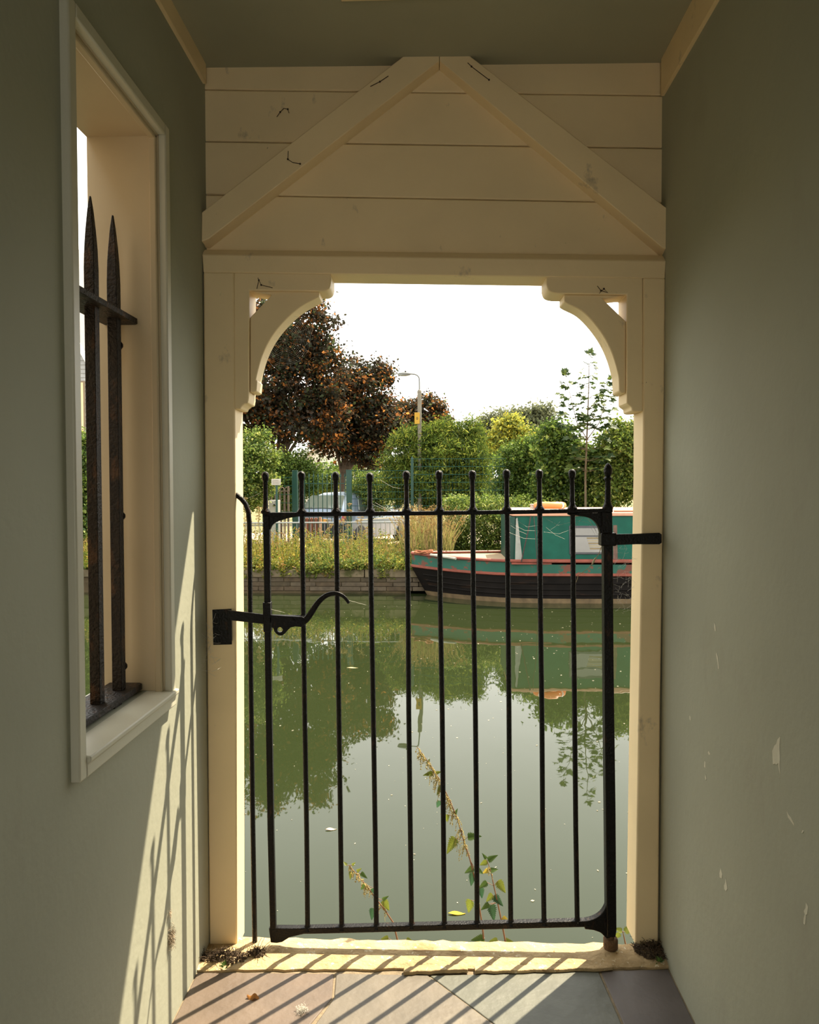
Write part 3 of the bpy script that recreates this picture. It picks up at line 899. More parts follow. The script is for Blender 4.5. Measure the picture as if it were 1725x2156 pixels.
for (lab, px, py, rx, ry, sd) in (('hazy round tree on the distant skyline, above the yellow-green tree', 1060, 885, 34, 20, 1), ('hazy ragged pine on the distant skyline beside a round tree', 1098, 884, 30, 22, 2),
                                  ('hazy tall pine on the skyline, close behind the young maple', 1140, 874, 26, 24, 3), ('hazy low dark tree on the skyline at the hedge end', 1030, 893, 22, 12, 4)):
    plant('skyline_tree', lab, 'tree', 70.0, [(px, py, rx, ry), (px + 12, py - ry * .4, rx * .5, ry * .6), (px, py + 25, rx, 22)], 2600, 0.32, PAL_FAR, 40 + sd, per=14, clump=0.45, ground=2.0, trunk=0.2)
plant('hazel_shrub', 'dense mid-green hazel shrub next to the conifer hedge end', 'bush', 17.2,
      [(1105, 975, 45, 50), (1075, 1010, 36, 52), (1130, 1015, 45, 56), (1085, 1050, 60, 40), (1120, 945, 30, 24)], 30000, 0.06, PAL_GRN, 31, per=24, clump=0.1)
plant('broadleaf_shrub', 'dark glossy shrub around the young maple stem', 'bush', 16.2,
      [(1180, 955, 40, 56), (1215, 995, 58, 70), (1175, 1025, 60, 52), (1168, 905, 20, 26), (1250, 1045, 60, 42), (1150, 1070, 60, 35)], 30000, 0.08, PAL_GRN, 32, per=24, clump=0.11, aspect=0.7)
plant('broadleaf_shrub', 'bright leafy shrub against the far gate post', 'bush', 15.6,
      [(1300, 955, 42, 56), (1330, 990, 50, 82), (1285, 1015, 45, 56), (1310, 910, 30, 24), (1360, 940, 60, 80)], 26000, 0.075, PAL_LIT, 33, per=24, clump=0.1)
plant('bramble_bush', 'low pale-flowered bramble bush behind the boat bow', 'bush', 14.75,
      [(975, 1085, 42, 52), (1025, 1100, 44, 56), (950, 1135, 46, 32), (1060, 1075, 30, 40), (1000, 1140, 70, 30), (1085, 1095, 30, 45), (1140, 1075, 40, 26)],
      26000, 0.05, PAL_LIT, 34, per=20, clump=0.07, dep=0.5)
plant('window_bush', 'green bush seen through the barred window', 'bush', 15.0,
      [(180, 985, 45, 85), (150, 1050, 60, 90), (205, 1060, 50, 85), (175, 1110, 60, 60)], 16000, 0.085, PAL_GRN, 35, per=22, clump=0.1)
plant('back_hedge', 'dim hedge across the far side of the drive', 'hedge', 33.0,
      [(480 + 62 * k, 1000 + (k % 3) * 6, 48, 45) for k in range(13)], 22000, 0.15, PAL_GRN, 36, per=20, clump=0.2, dep=1.0)

# ------------------------------------------------------------------ young maple, each leaf its own
def maple_leaf_mesh():
    pts = [(0, 0), (0.18, -0.10), (0.50, 0.02), (0.36, 0.22), (0.62, 0.50), (0.30, 0.50), (0.20, 0.62), (0, 1.0), (-0.20, 0.62), (-0.30, 0.50), (-0.62, 0.50), (-0.36, 0.22), (-0.50, 0.02), (-0.18, -0.10)]
    me = bpy.data.meshes.new('maple_leaf')
    v = [(x, y, 0.14 * abs(x) - 0.12 * y * y) for x, y in pts] + [(0, 0.4, -0.02)]
    k = len(pts)
    me.from_pydata(v, [], [(i, (i + 1) % k, k) for i in range(k)])
    return me
mapl = []
for nm, c_ in (('maple_leaf_green', (0.05, 0.085, 0.018)), ('maple_leaf_bright', (0.10, 0.135, 0.028)), ('maple_leaf_dark', (0.025, 0.05, 0.013))):
    q = maple_leaf_mesh(); q.materials.append(simpleleaf(nm, c_, 0.5)); mapl.append(q)
DM = 15.2
mp_base = AY(1234, 1100, DM); mp_base.z = GZ
maple = thing('young_maple', 'young maple with spaced leaf tiers standing above the shrubs', 'tree', mp_base)
M_TWIG = mat('green_brown_twig', (0.12, 0.09, 0.05), 0.8, 0.2, 20)
stem = [AY(1234, 1140, DM), AY(1233, 1000, DM), AY(1237, 900, DM), AY(1240, 820, DM), AY(1241, 750, DM)]
MB().tube(stem, [0.028, 0.022, 0.016, 0.010, 0.003], 7).build('stem', M_TWIG, maple)
rng = random.Random(8)
k = DM / F
def place_leaf(p, dirv, size, me, parent, name='leaf', nor=None):
    y = Vector(dirv).normalized()
    n_ = Vector(nor) if nor else Vector((rng.uniform(-.5, .5), rng.uniform(-1.0, .1), 1))
    x = y.cross(n_).normalized()
    z = x.cross(y)
    Mx = Matrix((x, y, z)).transposed().to_4x4() * 1.0
    o = bpy.data.objects.new(name, me)
    COL.objects.link(o)
    o.parent = parent
    o.matrix_parent_inverse = Matrix.Translation(-Vector(parent['base']))
    o.matrix_basis = Matrix.Translation(p) @ Mx @ Matrix.Scale(size, 4)
    return o
cnt = 0
for (sx0, sy0, tx, ty, reach) in ((1240, 990, 1241, 748, 1.0), (1215, 900, 1191, 790, 0.7), (1262, 900, 1287, 800, 0.6)):
    if sx0 != 1240:
        MB().tube([AY(1237, sy0 + 25, DM), AY(sx0, sy0 - 10, DM + .05), AY(tx, ty, DM + .1)], [0.010, 0.008, 0.002], 6).build('twig', M_TWIG, maple)
    tiers = 12 if reach == 1.0 else 6
    for i in range(tiers):
        f = i / (tiers - 1)
        x, y = sx0 + (tx - sx0) * f, sy0 + (ty - sy0) * f
        wpx = (50 * (1 - f) ** 0.7 + 7) * reach
        nl = int(26 - 15 * f) if reach == 1 else 14
        for s in range(nl):
            a = rng.uniform(0, 2 * math.pi)
            rad = wpx * rng.uniform(0.35, 1.0)
            p = AY(x + math.cos(a) * rad, y + rng.uniform(-6, 6) - rad * 0.10, DM + math.sin(a) * rad * k)
            q = AY(x, y + 3, DM)
            d_ = (p - q)
            if d_.length > 0.12 and s % 2 == 0:
                MB().tube([q, q.lerp(p, .6) + Vector((0, 0, .02)), p], [0.004, 0.003, 0.0015], 4).build('twig', M_TWIG, maple)
            place_leaf(p, d_.normalized() + Vector((0, 0, -0.35)), rng.uniform(0.12, 0.19) * (1 - .3 * f), mapl[rng.randrange(3)], maple)
            cnt += 1

# ------------------------------------------------------------------ wild bank growth (uncountable)
def bank_weeds():
    r = np.random.default_rng(77)
    n = 4200
    X = r.uniform(-8.5, -0.2, n); Y = YQ + 0.02 + r.random(n) ** 1.3 * 1.95
    edge = np.arange(n) < 700                  # sprigs trailing over the coping
    Y[edge] = YQ + r.uniform(-0.09, 0.02, 700)
    H = 0.18 + 0.42 * r.random(n) ** 1.1
    H *= np.clip(0.45 + (Y - YQ - 0.1) * 0.75, 0.4, 1.15)
    tall = r.random(n) < 0.02
    H[tall] *= 1.5
    H[edge] = r.uniform(0.06, 0.2, 700)
    Z0 = np.where(edge & (np.sin(X * 5.1) + np.sin(X * 2.3 + 1) > -.2), GZ - r.random(n) ** 1.5 * 0.20, GZ)
    per = 16
    N = n * per
    i = np.repeat(np.arange(n), per)
    t = r.random(N) ** 0.8
    lean = r.normal(size=(n, 2)) * 0.12
    c = np.stack([X[i] + lean[i, 0] * t * H[i] * 2 + r.normal(size=N) * 0.028, Y[i] + lean[i, 1] * t * H[i] * 2 + r.normal(size=N) * 0.028, GZ + t * H[i]], 1)
    c[:, 2] += Z0[i] - GZ
    nor = nrm(r.normal(size=(N, 3)) * 0.8 + np.array([0, -0.1, 0.7]))
    ax = nrm(np.cross(nor, r.normal(size=(N, 3)))) + np.array([0, 0, 0.15])
    L = 0.055 * (0.5 + r.random(N)) * (1.15 - 0.5 * t)
    pal = np.array(PAL_WEED) * np.array([LEAF_V, LEAF_V, LEAF_V, 1]); pw = pal[:, 3] / pal[:, 3].sum()
    pk = r.choice(len(pal), n, p=pw)[i]
    col = pal[pk, :3] * (0.7 + 0.6 * r.random(N))[:, None]
    dry = (X[i] < -2.4) & (t > .3)
    col[dry] = col[dry] * np.array([1.2, 1.02, 0.85])
    o = leafmesh('bank_weeds', c, ax, nor, L, L * 0.5, col, M_LEAF, None)
    return tag(o, 'low mixed weeds and nettles covering the far canal bank', 'weeds', None, 'stuff')
bank_weeds()

def blades(name, label, xs_, ys_, n, h0, h1, seed, cols, heads=0.3, cat='grass'):
    r = np.random.default_rng(seed)
    X = r.uniform(xs_[0], xs_[1], n); Y = r.uniform(ys_[0], ys_[1], n)
    H = r.uniform(h0, h1, n)
    a = r.uniform(0, 2 * math.pi, n); ln = H * r.uniform(0.1, 0.5, n)
    dx, dy = np.cos(a) * ln, np.sin(a) * ln * .5
    w = 0.006
    b0 = np.stack([X, Y, np.full(n, GZ)], 1)
    m1 = b0 + np.stack([dx * .35, dy * .35, H * .6], 1)
    tp = b0 + np.stack([dx, dy, H], 1)
    sd = np.stack([np.full(n, w), np.zeros(n), np.zeros(n)], 1)
    v = np.stack([b0 - sd, b0 + sd, m1 + sd * .8, m1 - sd * .8, tp + sd * .25, tp - sd * .25], 1)
    i = np.arange(n) * 6
    f = np.concatenate([np.stack([i, i + 1, i + 2, i + 3], 1), np.stack([i + 3, i + 2, i + 4, i + 5], 1)])
    pal = np.array(cols) * LEAF_V
    col = pal[r.integers(0, len(pal), n)] * r.uniform(.7, 1.3, n)[:, None]
    V, Fc, C = v.reshape(-1, 3), f, np.repeat(col, 6, axis=0)
    nh = int(n * heads)
    if nh:
        per = 7
        N = nh * per
        k_ = np.repeat(np.arange(nh), per)
        t = r.random(N)
        c = tp[k_] + (tp[k_] - m1[k_]) * (t[:, None] * .35) + r.normal(size=(N, 3)) * 0.010
        s = 0.016
        ang = r.uniform(0, math.pi, N)
        e = np.stack([np.cos(ang), np.zeros(N), np.sin(ang)], 1) * s
        g = np.stack([-np.sin(ang), np.ones(N) * .3, np.cos(ang)], 1) * s * .5
        v2 = np.stack([c - e, c - g, c + e, c + g], 1).reshape(-1, 3)
        j = np.arange(N) * 4 + len(V)
        Fc = np.concatenate([Fc, np.stack([j, j + 1, j + 2, j + 3], 1)])
        C = np.concatenate([C, np.tile(np.array([[0.24, 0.155, 0.055]]), (N * 4, 1)) * np.repeat(r.uniform(.6, 1.3, N), 4)[:, None]])
        V = np.concatenate([V, v2])
    o = npmesh(name, V, Fc, C, M_LEAF)
    return tag(o, label, cat, None, 'stuff')
DRY = [(0.21, 0.145, 0.045), (0.17, 0.14, 0.035), (0.13, 0.13, 0.03)]
blades('dry_grass', 'dry seeded grass between the weeds and the grey railing', (-8.0, -0.3), (13.3, 15.2), 1300, 0.25, 0.60, 90, DRY, 0.2)
gx = AY(895, 1090, 14.4).x
blades('tall_grass', 'tall pale seeding grass beside the bramble bush', (gx - 0.36, gx + 0.5), (13.6, 14.8), 900, 0.45, 0.98, 91, [(0.20, 0.165, 0.06), (0.14, 0.145, 0.04), (0.22, 0.16, 0.07)], 0.5)
blades('lawn_grass', 'short green grass around the gate posts', (-6, 3), (15.2, 17.8), 5200, 0.05, 0.14, 92, [(0.09, 0.13, 0.03), (0.13, 0.14, 0.04)], 0)
# seeding umbel plants, each on its own
def umbel(px, py, D, spread, seed, label):
    r = random.Random(seed)
    top = AY(px, py, D)
    base = Vector((top.x + r.uniform(-.05, .05), D, GZ))
    t = thing('hogweed_plant', label, 'plant', base)
    mb = MB().tube([base, base.lerp(top, .6) + Vector((.02, 0, 0)), top], [0.008, 0.006, 0.004], 5)
    heads = [(top, spread)]
    for s in range(4):
        q = base.lerp(top, r.uniform(.5, .85))
        e = q + Vector((r.uniform(-1, 1) * spread * 2.2, r.uniform(-.1, .1), r.uniform(.05, .16)))
        mb.tube([q, q.lerp(e, .5) + Vector((0, 0, -.01)), e], [0.004, 0.003, 0.0025], 4)
        heads.append((e, spread * .75))
    mb.build('stem', mat('dry_umbel_stem', (0.21, 0.168, 0.056), .8, .2, 20), t)
    for c, s in heads:
        m2 = MB()
        for k in range(9):
            a, q = r.uniform(0, 6.28), s * math.sqrt(r.random())
            e = c + Vector((math.cos(a) * q, math.sin(a) * q, 0.02 + 0.03 * (1 - q / s)))
            m2.tube([c - Vector((0, 0, .03)), e], 0.0018, 3)
            for w in range(5):
                m2.ball(e + Vector((r.uniform(-1, 1), r.uniform(-1, 1), r.uniform(-.3, .6))) * 0.013, 0.0055, 4)
        m2.build('seed_head', mat('dry_seed_head', (0.308, 0.21, 0.07), .8, .3, 30), t)
for i, (px, py, D, s, lab) in enumerate(((515, 1052, 14.1, .07, 'dry brown umbel plant beside the bent side bar top'), (545, 1072, 14.2, .07, 'dry brown umbel plant close behind the gate corner'),
                                         (735, 1064, 14.3, .06, 'seeding umbel plant before the car rear, the taller'), (722, 1098, 14.0, .07, 'seeding umbel plant below the car, behind the third gate bar'),
                                         (690, 1098, 13.9, .06, 'short seeding umbel plant near the brick-red crate'), (760, 1092, 14.0, .06, 'seeding umbel plant under the car door'),
                                         (505, 1085, 13.9, .06, 'short dry umbel plant nearest the cream post'))):
    umbel(px, py, D, s, 200 + i, lab)

# ------------------------------------------------------------------ railing, green gate, mesh fences, cabinet, signs
DR = 14.75
def yz(px, py, D): return AY(px, py, D)
rl = thing('pedestrian_railing', 'low grey steel railing running through the weeds', 'railing', (AY(670, 1100, DR).x, DR, GZ))
a, b = AY(455, 1101.5, DR), AY(846, 1099.5, DR)
MB().tube([a, b - Vector((0.03, 0, 0)), b - Vector((0.008, 0, 0.008)), Vector((b.x, b.y, b.z - .03)), Vector((b.x, b.y, GZ))], 0.017, 8).build('top_rail', M_STEEL, rl)
MB().tube([Vector((a.x, DR, GZ + .12)), Vector((b.x, DR, GZ + .12))], 0.012, 6).build('bottom_rail', M_STEEL, rl)
bar0 = None
n_b = 40
for i in range(n_b):
    x = a.x + (b.x - a.x) * (i + .5) / n_b
    if bar0 is None:
        bar0 = MB().tube([Vector((0, 0, 0)), Vector((0, 0, a.z - GZ - .02))], 0.0062, 6).build('bar', M_STEEL, rl)
        o = bar0
    else:
        o = bar0.copy(); COL.objects.link(o); o.parent = rl; o.matrix_parent_inverse = bar0.matrix_parent_inverse
    o.location = (x, DR, GZ + .01)
for px in (706,):
    p = AY(px, 1100, DR)
    MB().box((p.x - .028, DR - .02, GZ - .05), (p.x + .028, DR + .02, p.z)).build('post', M_STEEL, rl, bevel=.004)

DGG = 17.6
def gpost(px, w, ytop, label):
    p = AY(px, ytop, DGG)
    t = thing('gate_post', label, 'post', (p.x, DGG, 0))
    h = w * DGG / F / 2
    MB().box((p.x - h, DGG - h, -0.1), (p.x + h, DGG + h, p.z)).build('shaft', M_GREENM, t, bevel=.008)
    MB().box((p.x - h * 1.06, DGG - h * 1.06, p.z - .012), (p.x + h * 1.06, DGG + h * 1.06, p.z + .008)).build('cap', M_GREENM, t, bevel=.004)
    return t
gpost(621.5, 11, 991, 'dark green square gate post beside the white notice')
gpost(735, 11.5, 990, 'dark green square gate post in front of the car')
gg = thing('spiked_gate', 'dark green spear-topped gate across the drive, before the car', 'gate', (AY(680, 1000, DGG).x, DGG, 0))
gr_ = [AY(x, 1003, DGG) for x in (630, 728)]
zb_ = AY(680, 1132, DGG).z
MB().box((gr_[0].x, DGG - .012, zb_ - .012), (gr_[1].x, DGG + .012, zb_ + .012)).build('rail', M_GREENM, gg)
zt_ = AY(680, 1018, DGG).z
MB().box((gr_[0].x, DGG - .012, zt_ - .010), (gr_[1].x, DGG + .012, zt_ + .010)).build('rail', M_GREENM, gg)
proto = None
for i in range(11):
    px = 632 + i * 9.45
    x = AY(px, 1003, DGG).x
    if proto is None:
        z1 = AY(660, 1000, DGG).z
        mb = MB().box((-.0095, -.006, zb_), (.0095, .006, z1 - .03))
        mb.add([(-.024, 0, z1 - .03), (0, -.01, z1 - .03), (.024, 0, z1 - .03), (0, .01, z1 - .03), (0, 0, z1 + .055), (0, 0, z1 - .075)], [(0, 1, 4), (1, 2, 4), (2, 3, 4), (3, 0, 4), (1, 0, 5), (2, 1, 5), (3, 2, 5), (0, 3, 5)])
        proto = mb.build('bar', M_GREENM, gg, smooth=0)
        o = proto
    else:
        o = proto.copy(); COL.objects.link(o); o.parent = gg; o.matrix_parent_inverse = proto.matrix_parent_inverse
    o.location = (x, DGG, 0)
M_FENCE = mat('green_fence_wire', (0.008, 0.05, 0.035), 0.5, 0.1, 15, 0, 50, 0.2)
def mesh_fence(label, D, x0, x1, yt, yb, rows, colstep, posts):
    a_, b_ = AY(x0, yt, D), AY(x1, yt, D)
    zbot = AY(x0, yb, D).z
    t = thing('mesh_fence', label, 'fence', ((a_.x + b_.x) / 2, D, GZ))
    for i in range(rows):
        z = a_.z + (zbot - a_.z) * i / (rows - 1)
        MB().box((a_.x, D - .005, z - .006), (b_.x, D + .005, z + .006)).build('wire', M_FENCE, t, smooth=0)
    mb = MB()
    x = a_.x
    while x < b_.x:
        mb.box((x - .0022, D - .003, zbot), (x + .0022, D + .003, a_.z))
        x += colstep
    stuff(mb.build('upright_wires', M_FENCE, t, smooth=0))
    for px, yt2 in posts:
        p = AY(px, yt2, D)
        pm = MB().box((p.x - .03, D - .03, -.1), (p.x + .03, D + .03, p.z))
        pm.add([(p.x - .03, D - .03, p.z), (p.x + .03, D - .03, p.z), (p.x + .03, D + .03, p.z), (p.x - .03, D + .03, p.z), (p.x, D, p.z + .06)], [(0, 1, 4), (1, 2, 4), (2, 3, 4), (3, 0, 4)])
        pm.build('post', M_GREENM, t, smooth=0)
mesh_fence('tall green welded mesh fence panel in front of the conifer hedge', 16.6, 869, 1065, 966, 1065, 7, .075, [(868, 966)])
mesh_fence('lower green welded mesh fence beside the round bush', 17.7, 741, 868, 991, 1080, 7, .075, [])
mesh_fence('thin green mesh fence by the grey cabinet', 17.5, 560, 617, 1005, 1095, 6, .09, [(555, 960)])

M_WHITE = mat('white_enamel', (0.40, 0.37, 0.31), 0.5, .06, 10)
sg = thing('notice_board', 'small white notice board fixed above the old rail fence', 'sign', AY(583, 1021, 14.95))
D_ = 14.95
p, q = AY(571.5, 1008.5, D_), AY(591.5, 1021.5, D_)
MB().box((p.x, D_ - .008, q.z), (q.x, D_ + .008, p.z)).build('board', M_WHITE, sg, bevel=.006)
M_INK = mat('faded_grey_print', (0.25, 0.22, 0.19), .7, .1, 20)
mb = MB()
for row, (y0, xa, xb) in enumerate(((1010.5, 575, 587), (1013.8, 573.5, 589), (1017.0, 574.5, 588))):
    x = xa
    rr_ = random.Random(row)
    while x < xb:
        w = rr_.uniform(.5, .9)
        a_, b_ = AY(x, y0, D_ - .010), AY(min(x + w, xb), y0 + 1.5, D_ - .010)
        mb.box((a_.x, D_ - .010, b_.z), (b_.x, D_ - .008, a_.z))
        x += w + rr_.choice((.35, .35, .8))
mb.build('faded_lettering', M_INK, sg, smooth=0)
MB().box((AY(582, 1010, D_).x - .02, D_ + .008, 0), (AY(582, 1010, D_).x + .02, D_ + .04, p.z - .01)).build('post', M_GREENM, sg)
# old rail with hooped tops beneath the notice
hp = thing('hooped_fence', 'old rusty hoop-topped railing below the white notice board', 'railing', (AY(590, 1025, 17.9).x, 17.9, 0))
M_OLD = mat('old_rusty_rail', (0.16, 0.11, 0.08), .8, .3, 30)
for i in range(4):
    x0 = AY(572 + 9.5 * i, 1030, 17.9)
    x1 = AY(579 + 9.5 * i, 1030, 17.9)
    cx_ = (x0.x + x1.x) / 2; rr_ = (x1.x - x0.x) / 2
    MB().tube([Vector((x0.x, 17.9, -.07))] + [Vector((cx_ - rr_ * math.cos(t), 17.9, x0.z + rr_ * math.sin(t))) for t in [math.pi * k / 6 for k in range(7)]] + [Vector((x1.x, 17.9, -.07))], .011, 6).build('hoop', M_OLD, hp)
z_ = AY(590, 1034, 17.9).z
MB().box((AY(570, 1030, 17.9).x, 17.88, z_ - .012), (AY(610, 1030, 17.9).x, 17.92, z_ + .012)).build('rail', M_OLD, hp)
pp = AY(607, 1023, 17.9)
MB().box((pp.x - .02, 17.87, -.08), (pp.x + .02, 17.93, pp.z)).build('post', M_OLD, hp)
# meter cabinet
p, q = AY(566, 1053, 16.9), AY(585, 1090, 16.9)
cb = thing('meter_cabinet', 'pale grey meter cabinet standing among the weeds by the gate post', 'cabinet', ((p.x + q.x) / 2, 17, GZ))
M_CAB = mat('pale_cabinet_plastic', (0.36, 0.35, 0.31), .5, .06, 8)
MB().box((p.x, 16.9, -.05), (q.x, 17.2, p.z)).build('body', M_CAB, cb, bevel=.012)
MB().box((p.x + .02, 16.885, .12), (p.x + .125, 16.9, p.z - .03)).build('door', M_CAB, cb, bevel=.006)
MB().ball(AY(577.5, 1064, 16.87), .03, 10, (1, .5, 1)).build('lock', M_IRON, cb)
# brick-red slatted crate
p, q = AY(640, 1090, 18.6), AY(673, 1121, 18.6)
ct = thing('slatted_crate', 'reddish brown slatted wooden crate behind the green gate', 'crate', ((p.x + q.x) / 2, 18.7, 0))
M_RED = mat('red_brown_timber', (0.20, 0.075, 0.04), .8, .2, 14)
ns_ = 7
for i in range(ns_):
    x0 = p.x + (q.x - p.x) * i / ns_
    MB().box((x0 + .006, 18.58, -0.05), (x0 + (q.x - p.x) / ns_ - .006, 18.61, p.z)).build('slat', M_RED, ct, bevel=.004, seg=1)
MB().box((p.x, 18.61, -0.05), (q.x, 18.9, p.z - .03)).build('body', M_RED, ct)
q2 = AY(676, 1093, 18.6)
o = MB().box((q.x, 18.55, -.05), (q.x + .05, 18.63, q2.z + .05)).build('corner_post', mat('pale_timber', (0.42, 0.25, 0.14), .8, .15, 14), ct); o['label'] = 'pale timber corner post'

# street lamp
DL = 18.9
lb_ = AY(884, 1100, DL)
lp = thing('street_lamp', 'grey street lamp with a curved arm above the hedge', 'street lamp', (lb_.x, DL, -.05))
M_LAMP = mat('grey_lamp_column', (0.17, 0.15, 0.11), .6, .1, 10)
M_LAMPT = mat('grey_lamp_arm', (0.16, 0.165, 0.155), .5, .05, 10)
MB().tube([Vector((lb_.x, DL, -.05)), AY(883.5, 823, DL)], 0.052, 10).build('column', M_LAMP, lp)
MB().lathe(AY(883.5, 826, DL), (0, 0, 1), [(0.052, 0), (0.058, .01), (0.045, .05), (0.024, .07)], 10).build('collar', M_LAMP, lp)
MB().tube([AY(883.5, 822, DL)] + [AY(x, y, DL) for x, y in arc([(883.4, 805), (882.6, 796), (879, 790.5), (873, 788), (864, 787.3)], 4)], 0.019, 8).build('arm', M_LAMPT, lp)
c = AY(852, 787.5, DL)
o = MB().ball(c, .185, 14, (1, .42, .26)).build('lamp_head', M_LAMPT, lp, smooth=80)
MB().ball(c - Vector((0.02, 0, .02)), .155, 12, (1, .42, .26)).build('lamp_glass', mat('milky_lamp_glass', (0.3, .31, .29), .2), lp, smooth=80)
MB().lathe(AY(854, 783, DL), (0, 0, 1), [(0.02, -.02), (0.025, 0), (0.025, .02), (0.01, .035)], 8).build('light_sensor', M_IRON, lp)
p, q = AY(873, 868.5, DL - .09), AY(884, 892.5, DL - .09)
ys = thing('yellow_sign', 'tall yellow sign strapped to the street lamp column', 'sign', ((p.x + q.x) / 2, DL - .09, q.z))
M_YS = mat('yellow_sign_face', (0.42, 0.235, 0.012), .5, .05, 10)
MB().box((p.x, DL - .095, q.z), (q.x, DL - .082, p.z)).build('panel', M_YS, ys, bevel=.006)
M_BLK = mat('black_sign_print', (0.06, 0.045, 0.01), .6, .1, 10)
cc = AY(878.6, 881, DL - .097)
mb = MB()
vs_, fs = [], []
for kk in range(16):
    w = 2 * math.pi * kk / 16
    for r_ in (.022, .035):
        for dy in (0, .002):
            vs_.append((cc.x + math.cos(w) * r_ * .75, cc.y + dy, cc.z + math.sin(w) * r_))
for kk in range(16):
    a_, b_ = kk * 4, ((kk + 1) % 16) * 4
    fs += [(a_, b_, b_ + 2, a_ + 2), (a_ + 2, b_ + 2, b_ + 3, a_ + 3), (a_, a_ + 1, b_ + 1, b_)]
mb.add(vs_, fs)
mb.box((cc.x - .004, cc.y, cc.z - .018), (cc.x + .006, cc.y + .002, cc.z + .018))
mb.build('round_symbol', M_BLK, ys, smooth=0)
mb = MB()
for kk, (xa, xb) in enumerate(((874.9, 876.2), (876.6, 877.7), (878.6, 879.3), (879.9, 881.0), (881.4, 882.4))):
    a_, b_ = AY(xa, 870.0, DL - .097), AY(xb, 871.4, DL - .097)
    mb.box((a_.x, cc.y, b_.z), (b_.x, cc.y + .002, a_.z))
mb.build('faded_caption', mat('ochre_sign_print', (0.42, 0.20, 0.02), .6, .1, 10), ys, smooth=0)

# ------------------------------------------------------------------ parked car (rear three-quarter view)
def car():
    D = 19.2
    rear = AY(672, 1100, D)
    base = Vector((rear.x, D, -0.055))
    t = thing('parked_car', 'silver-blue hatchback parked behind the green spiked gate', 'car', base)
    al = math.radians(24)
    fw = Vector((math.sin(al), math.cos(al), 0)); rt = Vector((math.cos(al), -math.sin(al), 0)); up = Vector((0, 0, 1))
    M_BODY = mat('silver_blue_car_paint', (0.20, 0.25, 0.32), .25, .03, 3, 0, 50, .6, .3)
    M_GLASS = mat('tinted_car_glass', (0.10, 0.12, 0.10), .05, .05, 3, 0, 50, .8)
    M_BLKP = mat('black_bumper_plastic', (0.03, 0.03, 0.035), .5, .1, 10)
    P = lambda x, y, z: base + fw * x + rt * y + up * z
    st_ = [  # x, z low, z belt, z roof, half width belt, half width roof
        (0.00, .32, .70, .72, .62, .60), (0.06, .25, .86, .90, .80, .66), (0.22, .22, .93, 1.10, .84, .62), (0.55, .20, .95, 1.34, .85, .58), (1.0, .19, .95, 1.43, .86, .60), (1.7, .19, .93, 1.44, .86, .60),
        (2.3, .19, .92, 1.36, .86, .58), (2.75, .20, .91, 1.10, .85, .62), (3.05, .20, .90, .93, .84, .70), (3.6, .22, .82, .83, .80, .66), (3.95, .26, .66, .68, .70, .58), (4.05, .34, .55, .56, .55, .5)]
    vs_, fs = [], []
    for (x, zl, zb_, zr, wb, wr) in st_:
        ring_ = [(-wb * .92, zl), (-wb, (zl + zb_) * .5), (-wb * .985, zb_), (-wr, max(zr - .06, zb_)), (-wr * .8, zr), (0, zr + .025), (wr * .8, zr), (wr, max(zr - .06, zb_)), (wb * .985, zb_), (wb, (zl + zb_) * .5), (wb * .92, zl), (0, zl)]
        vs_ += [P(x, y, z) for y, z in ring_]
    n = 12
    for i in range(len(st_) - 1):
        for k_ in range(n):
            fs.append((i * n + k_, i * n + (k_ + 1) % n, (i + 1) * n + (k_ + 1) % n, (i + 1) * n + k_))
    fs += [tuple(range(n)), tuple((len(st_) - 1) * n + k_ for k_ in range(n))]
    MB().add(vs_, fs).build('body', M_BODY, t, smooth=60)
    def pane(name, pts, m, th, dirv):
        return MB().prism([P(*p_) for p_ in pts], dirv * th).build(name, m, t, smooth=0)
    pane('rear_window', [(.150, -.60, 1.00), (.150, .60, 1.00), (.46, .50, 1.33), (.46, -.50, 1.33)], M_GLASS, .05, (-fw * .7 + up * .7))
    pane('side_window', [(.62, .84, .98), (1.35, .845, .97), (1.35, .63, 1.36), (.90, .64, 1.34)], M_GLASS, .03, rt)
    pane('side_window', [(1.42, .845, .97), (2.52, .845, .95), (2.15, .63, 1.33), (1.42, .63, 1.37)], M_GLASS, .03, rt)
    pane('windscreen', [(2.95, -.60, .96), (2.95, .60, .96), (2.36, .50, 1.34), (2.36, -.50, 1.34)], M_GLASS, .05, (fw * .6 + up * .7))
    pane('bumper', [(-.06, -.74, .34), (-.06, .74, .34), (-.06, .76, .62), (-.06, -.76, .62)], M_BLKP, .16, fw)
    pane('tailgate_trim', [(-.01, -.62, .80), (-.01, .62, .80), (.06, .66, .93), (.06, -.66, .93)], M_BLKP, .05, fw)
    pane('number_plate', [(-.075, -.27, .64), (-.075, .27, .64), (-.065, .27, .75), (-.065, -.27, .75)], mat('amber_plate', (.62, .30, .05), .4), .02, fw)
    for s in (-1, 1):
        pane('tail_light', [(.0, s * .66, .70), (.0, s * .80, .72), (.10, s * .84, .94), (.06, s * .70, .92)], mat('red_lamp_lens', (.25, .02, .02), .2), .04, fw)
        MB().ball(P(2.55, s * .97, 1.0), .12, 10, (1, .8, .7)).build('door_mirror', M_BODY, t)
        for x in (.72, 3.22):
            MB().lathe(P(x, s * .62, .30), rt * s, [(.1, 0), (.29, .02), (.30, .06), (.30, .20), (.27, .235), (.19, .24), (.18, .22), (0, .225)], 18).build('wheel', M_BLKP, t)
    for z in (.70,):
        pane('rub_strip', [(.5, .862, z), (3.3, .862, z), (3.3, .862, z + .03), (.5, .862, z + .03)], mat('chrome_trim', (.6, .6, .6), .2, .02, 5, 0, 50, .5, .8), .02, rt)
car()

